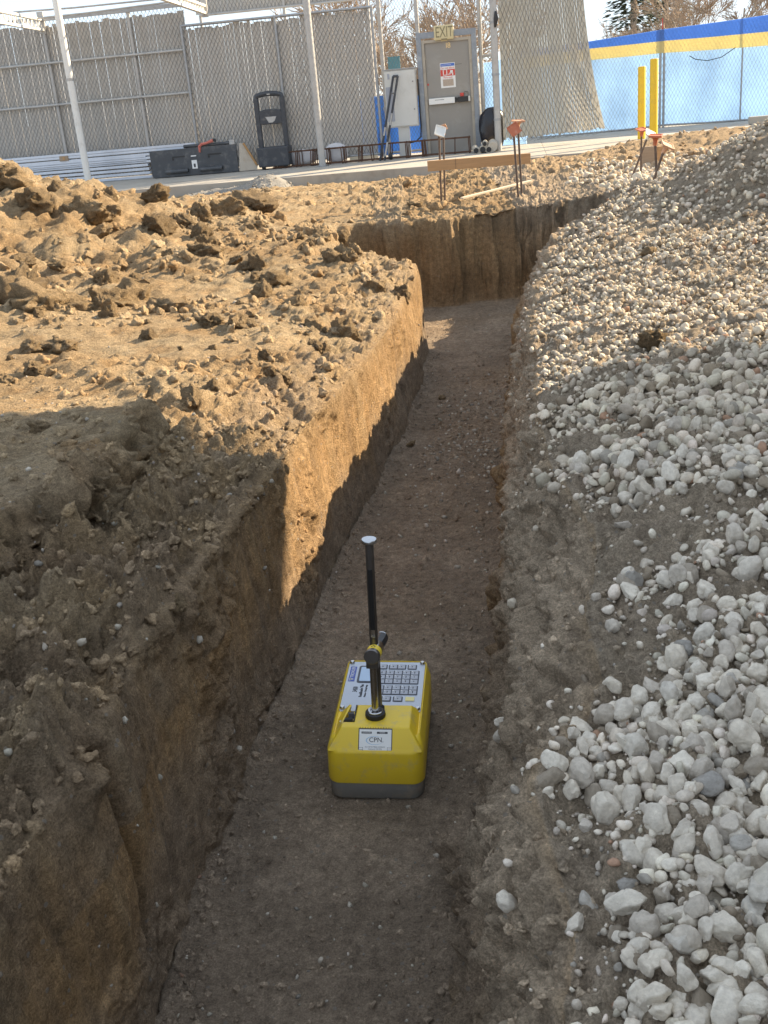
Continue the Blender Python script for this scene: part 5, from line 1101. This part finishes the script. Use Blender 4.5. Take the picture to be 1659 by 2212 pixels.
sb_ = thing('short_board', 'short grey-brown board standing in the gravel behind the leaning stakes', 'board', Vector(((l_.x+r_.x)/2, bb_.y+.05, bb_.z-.03)), .12); hw = (r_.x-l_.x)/2; hz = aty(*Z6(700, 700), bb_.y).z-bb_.z+.03
MB().box((-hw, 0, 0), (hw*.42, .04, hz)).build('plank', 'lumber_grey', sb_, False, .003); MB().box((hw*.44, -.006, -.01), (hw, .034, hz*.96)).build('plank', 'lumber', sb_, False, .003)

# ------------------------------------------------------------------ small grey gravel heap in front of the slab
hp = atz(540, 404, .20); V = []; n_ = 70
X, Y = np.meshgrid(np.linspace(-1, 1, n_), np.linspace(-1, 1, n_)); pts = np.stack([X.ravel()*1.65, Y.ravel()*1.1, np.zeros(n_*n_)], -1)
hh = .30*np.exp(-((pts[:, 0]-.35)/.42)**2-(pts[:, 1]/.45)**2)+.16*np.exp(-((pts[:, 0]+.6)/.75)**2-(pts[:, 1]/.5)**2)-.07; pts[:, 2] = hh+.03*fbm(pts, 6, 4, 501)+.012*fbm(pts, 25, 2, 511)
ii = np.arange(n_*n_).reshape(n_, n_); qd_ = np.stack([ii[:-1, :-1], ii[:-1, 1:], ii[1:, 1:], ii[1:, :-1]], -1).reshape(-1, 4)
pm('grey_gravel', (.24, .225, .20), .95, 0, .35, 30, 1.0, 50)
o = link('gravel_heap', np_mesh('gravel_heap', pts, qd_, 'grey_gravel')); o.location = (hp.x, hp.y, ground(hp.x, hp.y).z); setp(o, 'small grey gravel heap on the soil against the slab edge', 'gravel heap')
k = rng.integers(0, len(pts), 1500); k = k[pts[k, 2] > -.03]; so = link('stones', scatter_mesh('stones', pts[k]+rng.normal(0, .02, (len(k), 3))*np.array([1, 1, .2]), rng.uniform(.008, .028, len(k)), ST1, gcols(len(k))*.62, 'gravel'), None, o); so['kind'] = 'stuff'

# ------------------------------------------------------------------ unseen roof added out of frame at right, shaped to shade the foreground
BD = thing('shade_caster_roof', 'unseen flat canopy roof added right of the trench to cast the foreground shadow', 'canopy', (5.0, 6.0, -.12))
MB().box((0, -22, 4.45), (14, 0, 4.62)).build('shade_deck', 'galv', BD)
MB().box((-.04, -22, 4.40), (0, .03, 4.68)).build('shade_fascia', 'white_paint', BD); MB().box((0, .0, 4.40), (14, .04, 4.68)).build('shade_fascia', 'white_paint', BD)
for px_ in (6.5, 13.5):
    for py_ in (-4.6, -12, -21): MB().tube([(px_, py_, 0), (px_, py_, 4.45)], .07, 12).build('post', 'post', BD, True)

# ------------------------------------------------------------------ trees
def bare_tree(label, base, h, seed, mat, lean=0, spread=.55, depth=5, r0=.09, tm='twig'):
    r = random.Random(seed); o = thing('bare_tree', label, 'tree', base); depth += 1; tr, cw_ = MB(), MB()
    def grow(p, d, ln, rad, lev):
        pts = [p]; n = 3
        for k in range(n):
            d = (d + Vector((r.gauss(0, .13), r.gauss(0, .13), r.gauss(.05, .08)))).normalized(); pts.append(pts[-1]+d*ln/n)
        (tr if lev < 2 else cw_).tube(pts, [max(rad*(1-.38*k/n), .0075) for k in range(n+1)], 6 if lev < 1 else 4 if lev < 3 else 3, False)
        if lev >= depth: return
        for k in range(r.choice((2, 3, 3, 4))):
            f = r.uniform(.35, 1); q = pts[min(n, int(f*n)+0)]; a = r.uniform(0, 6.28); t = r.uniform(.3, .9)*spread*1.6
            ax = d.orthogonal().normalized(); ax.rotate(Matrix.Rotation(a, 3, d)); nd = (d*math.cos(t)+ax*math.sin(t)).normalized(); grow(q, nd, ln*r.uniform(.55, .82), rad*r.uniform(.42, .6), lev+1)
    grow(Vector((0, 0, -.1)), Vector((lean, 0, 1)).normalized(), h*.42, r0, 0)
    tr.build('trunk', mat, o, True); cw_.build('crown', tm, o)
    return o
gp = lambda x, Y: Vector((aty(x, 200, Y).x, Y, -.12))
specs = [(845, 27, 5.6, 'pale slender bare tree behind the fence left of the grey cabinet', 'bark_pale', -.1, .07), (880, 31, 5.4, 'bare tree with tangled twigs behind the cabinet', 'bark', .1, .09), (935, 28, 5.4, 'white-barked bare tree directly behind the exit door', 'bark_pale', .05, .07), (990, 33, 5.8, 'dense bare tree behind the right side of the exit door', 'bark', -.05, .1),
 (1035, 27, 5.6, 'leaning pale bare tree right of the exit door', 'bark_pale', .18, .06), (1090, 30, 5.4, 'bare tree behind the thick post', 'bark', 0, .09), (760, 34, 7, 'bare tree above the framed panel', 'bark', 0, .09), (640, 38, 6.5, 'distant bare tree above the framed panel, further left', 'bark', .1, .09), (910, 36, 6.0, 'darker bare tree deep behind the cabinet', 'bark', 0, .11),
 (1310, 44, 4.6, 'low hazy bare tree left of the conifers above the blue fence', 'bark', 0, .07), (1350, 48, 5.0, 'hazy bare tree in front of the left conifer', 'bark', 0, .07), (1400, 46, 4.8, 'bare tree between the two conifers', 'bark', 0, .07), (1470, 45, 6.2, 'bare tree right of the conifers', 'bark', 0, .08), (1530, 40, 6.0, 'bare tree with brown seed heads above the blue band', 'bark', -.1, .08), (1610, 38, 6.6, 'tall spreading bare tree at the upper right corner', 'bark', -.15, .10), (1670, 36, 6.6, 'bare tree reaching in from the right photo edge', 'bark', -.2, .10)]
for i, (x_, Y_, h_, lab, mt, ln_, r0_) in enumerate(specs): bare_tree(lab, gp(x_, Y_), h_, 40+i, mt, ln_, .55 if x_ < 1200 else .5, 5, r0_*.8)
def conifer(label, x_, Y_, h_, seed):
    r = random.Random(seed); o = thing('conifer', label, 'tree', gp(x_, Y_)); MB().tube([(0, 0, 0), (0, 0, h_)], [.22, .03], 8).build('trunk', 'bark', o, True); b = MB()
    for k in range(5000):
        t = r.random()**.8; z = h_*(.12+.88*t); R_ = (1-t)**.75*h_*.10*r.uniform(.3, 1.15)+.08; a = r.uniform(0, 6.28); c_ = Vector((R_*math.cos(a), R_*math.sin(a), z-.25*R_)); u_ = Vector((math.cos(a), math.sin(a), r.uniform(-.5, .2)))*r.uniform(.18, .38); w_ = Vector((-math.sin(a), math.cos(a), r.uniform(-.3, .3)))*r.uniform(.08, .18)
        b.add([c_-u_*.5, c_+w_, c_+u_, c_-w_], [(0, 1, 2, 3)])
    b.build('crown', 'needles', o)
conifer('left of the two dark conifers above the blue fence', 1368, 62, 15, 1); conifer('right of the two dark conifers above the blue fence', 1436, 66, 15, 2)
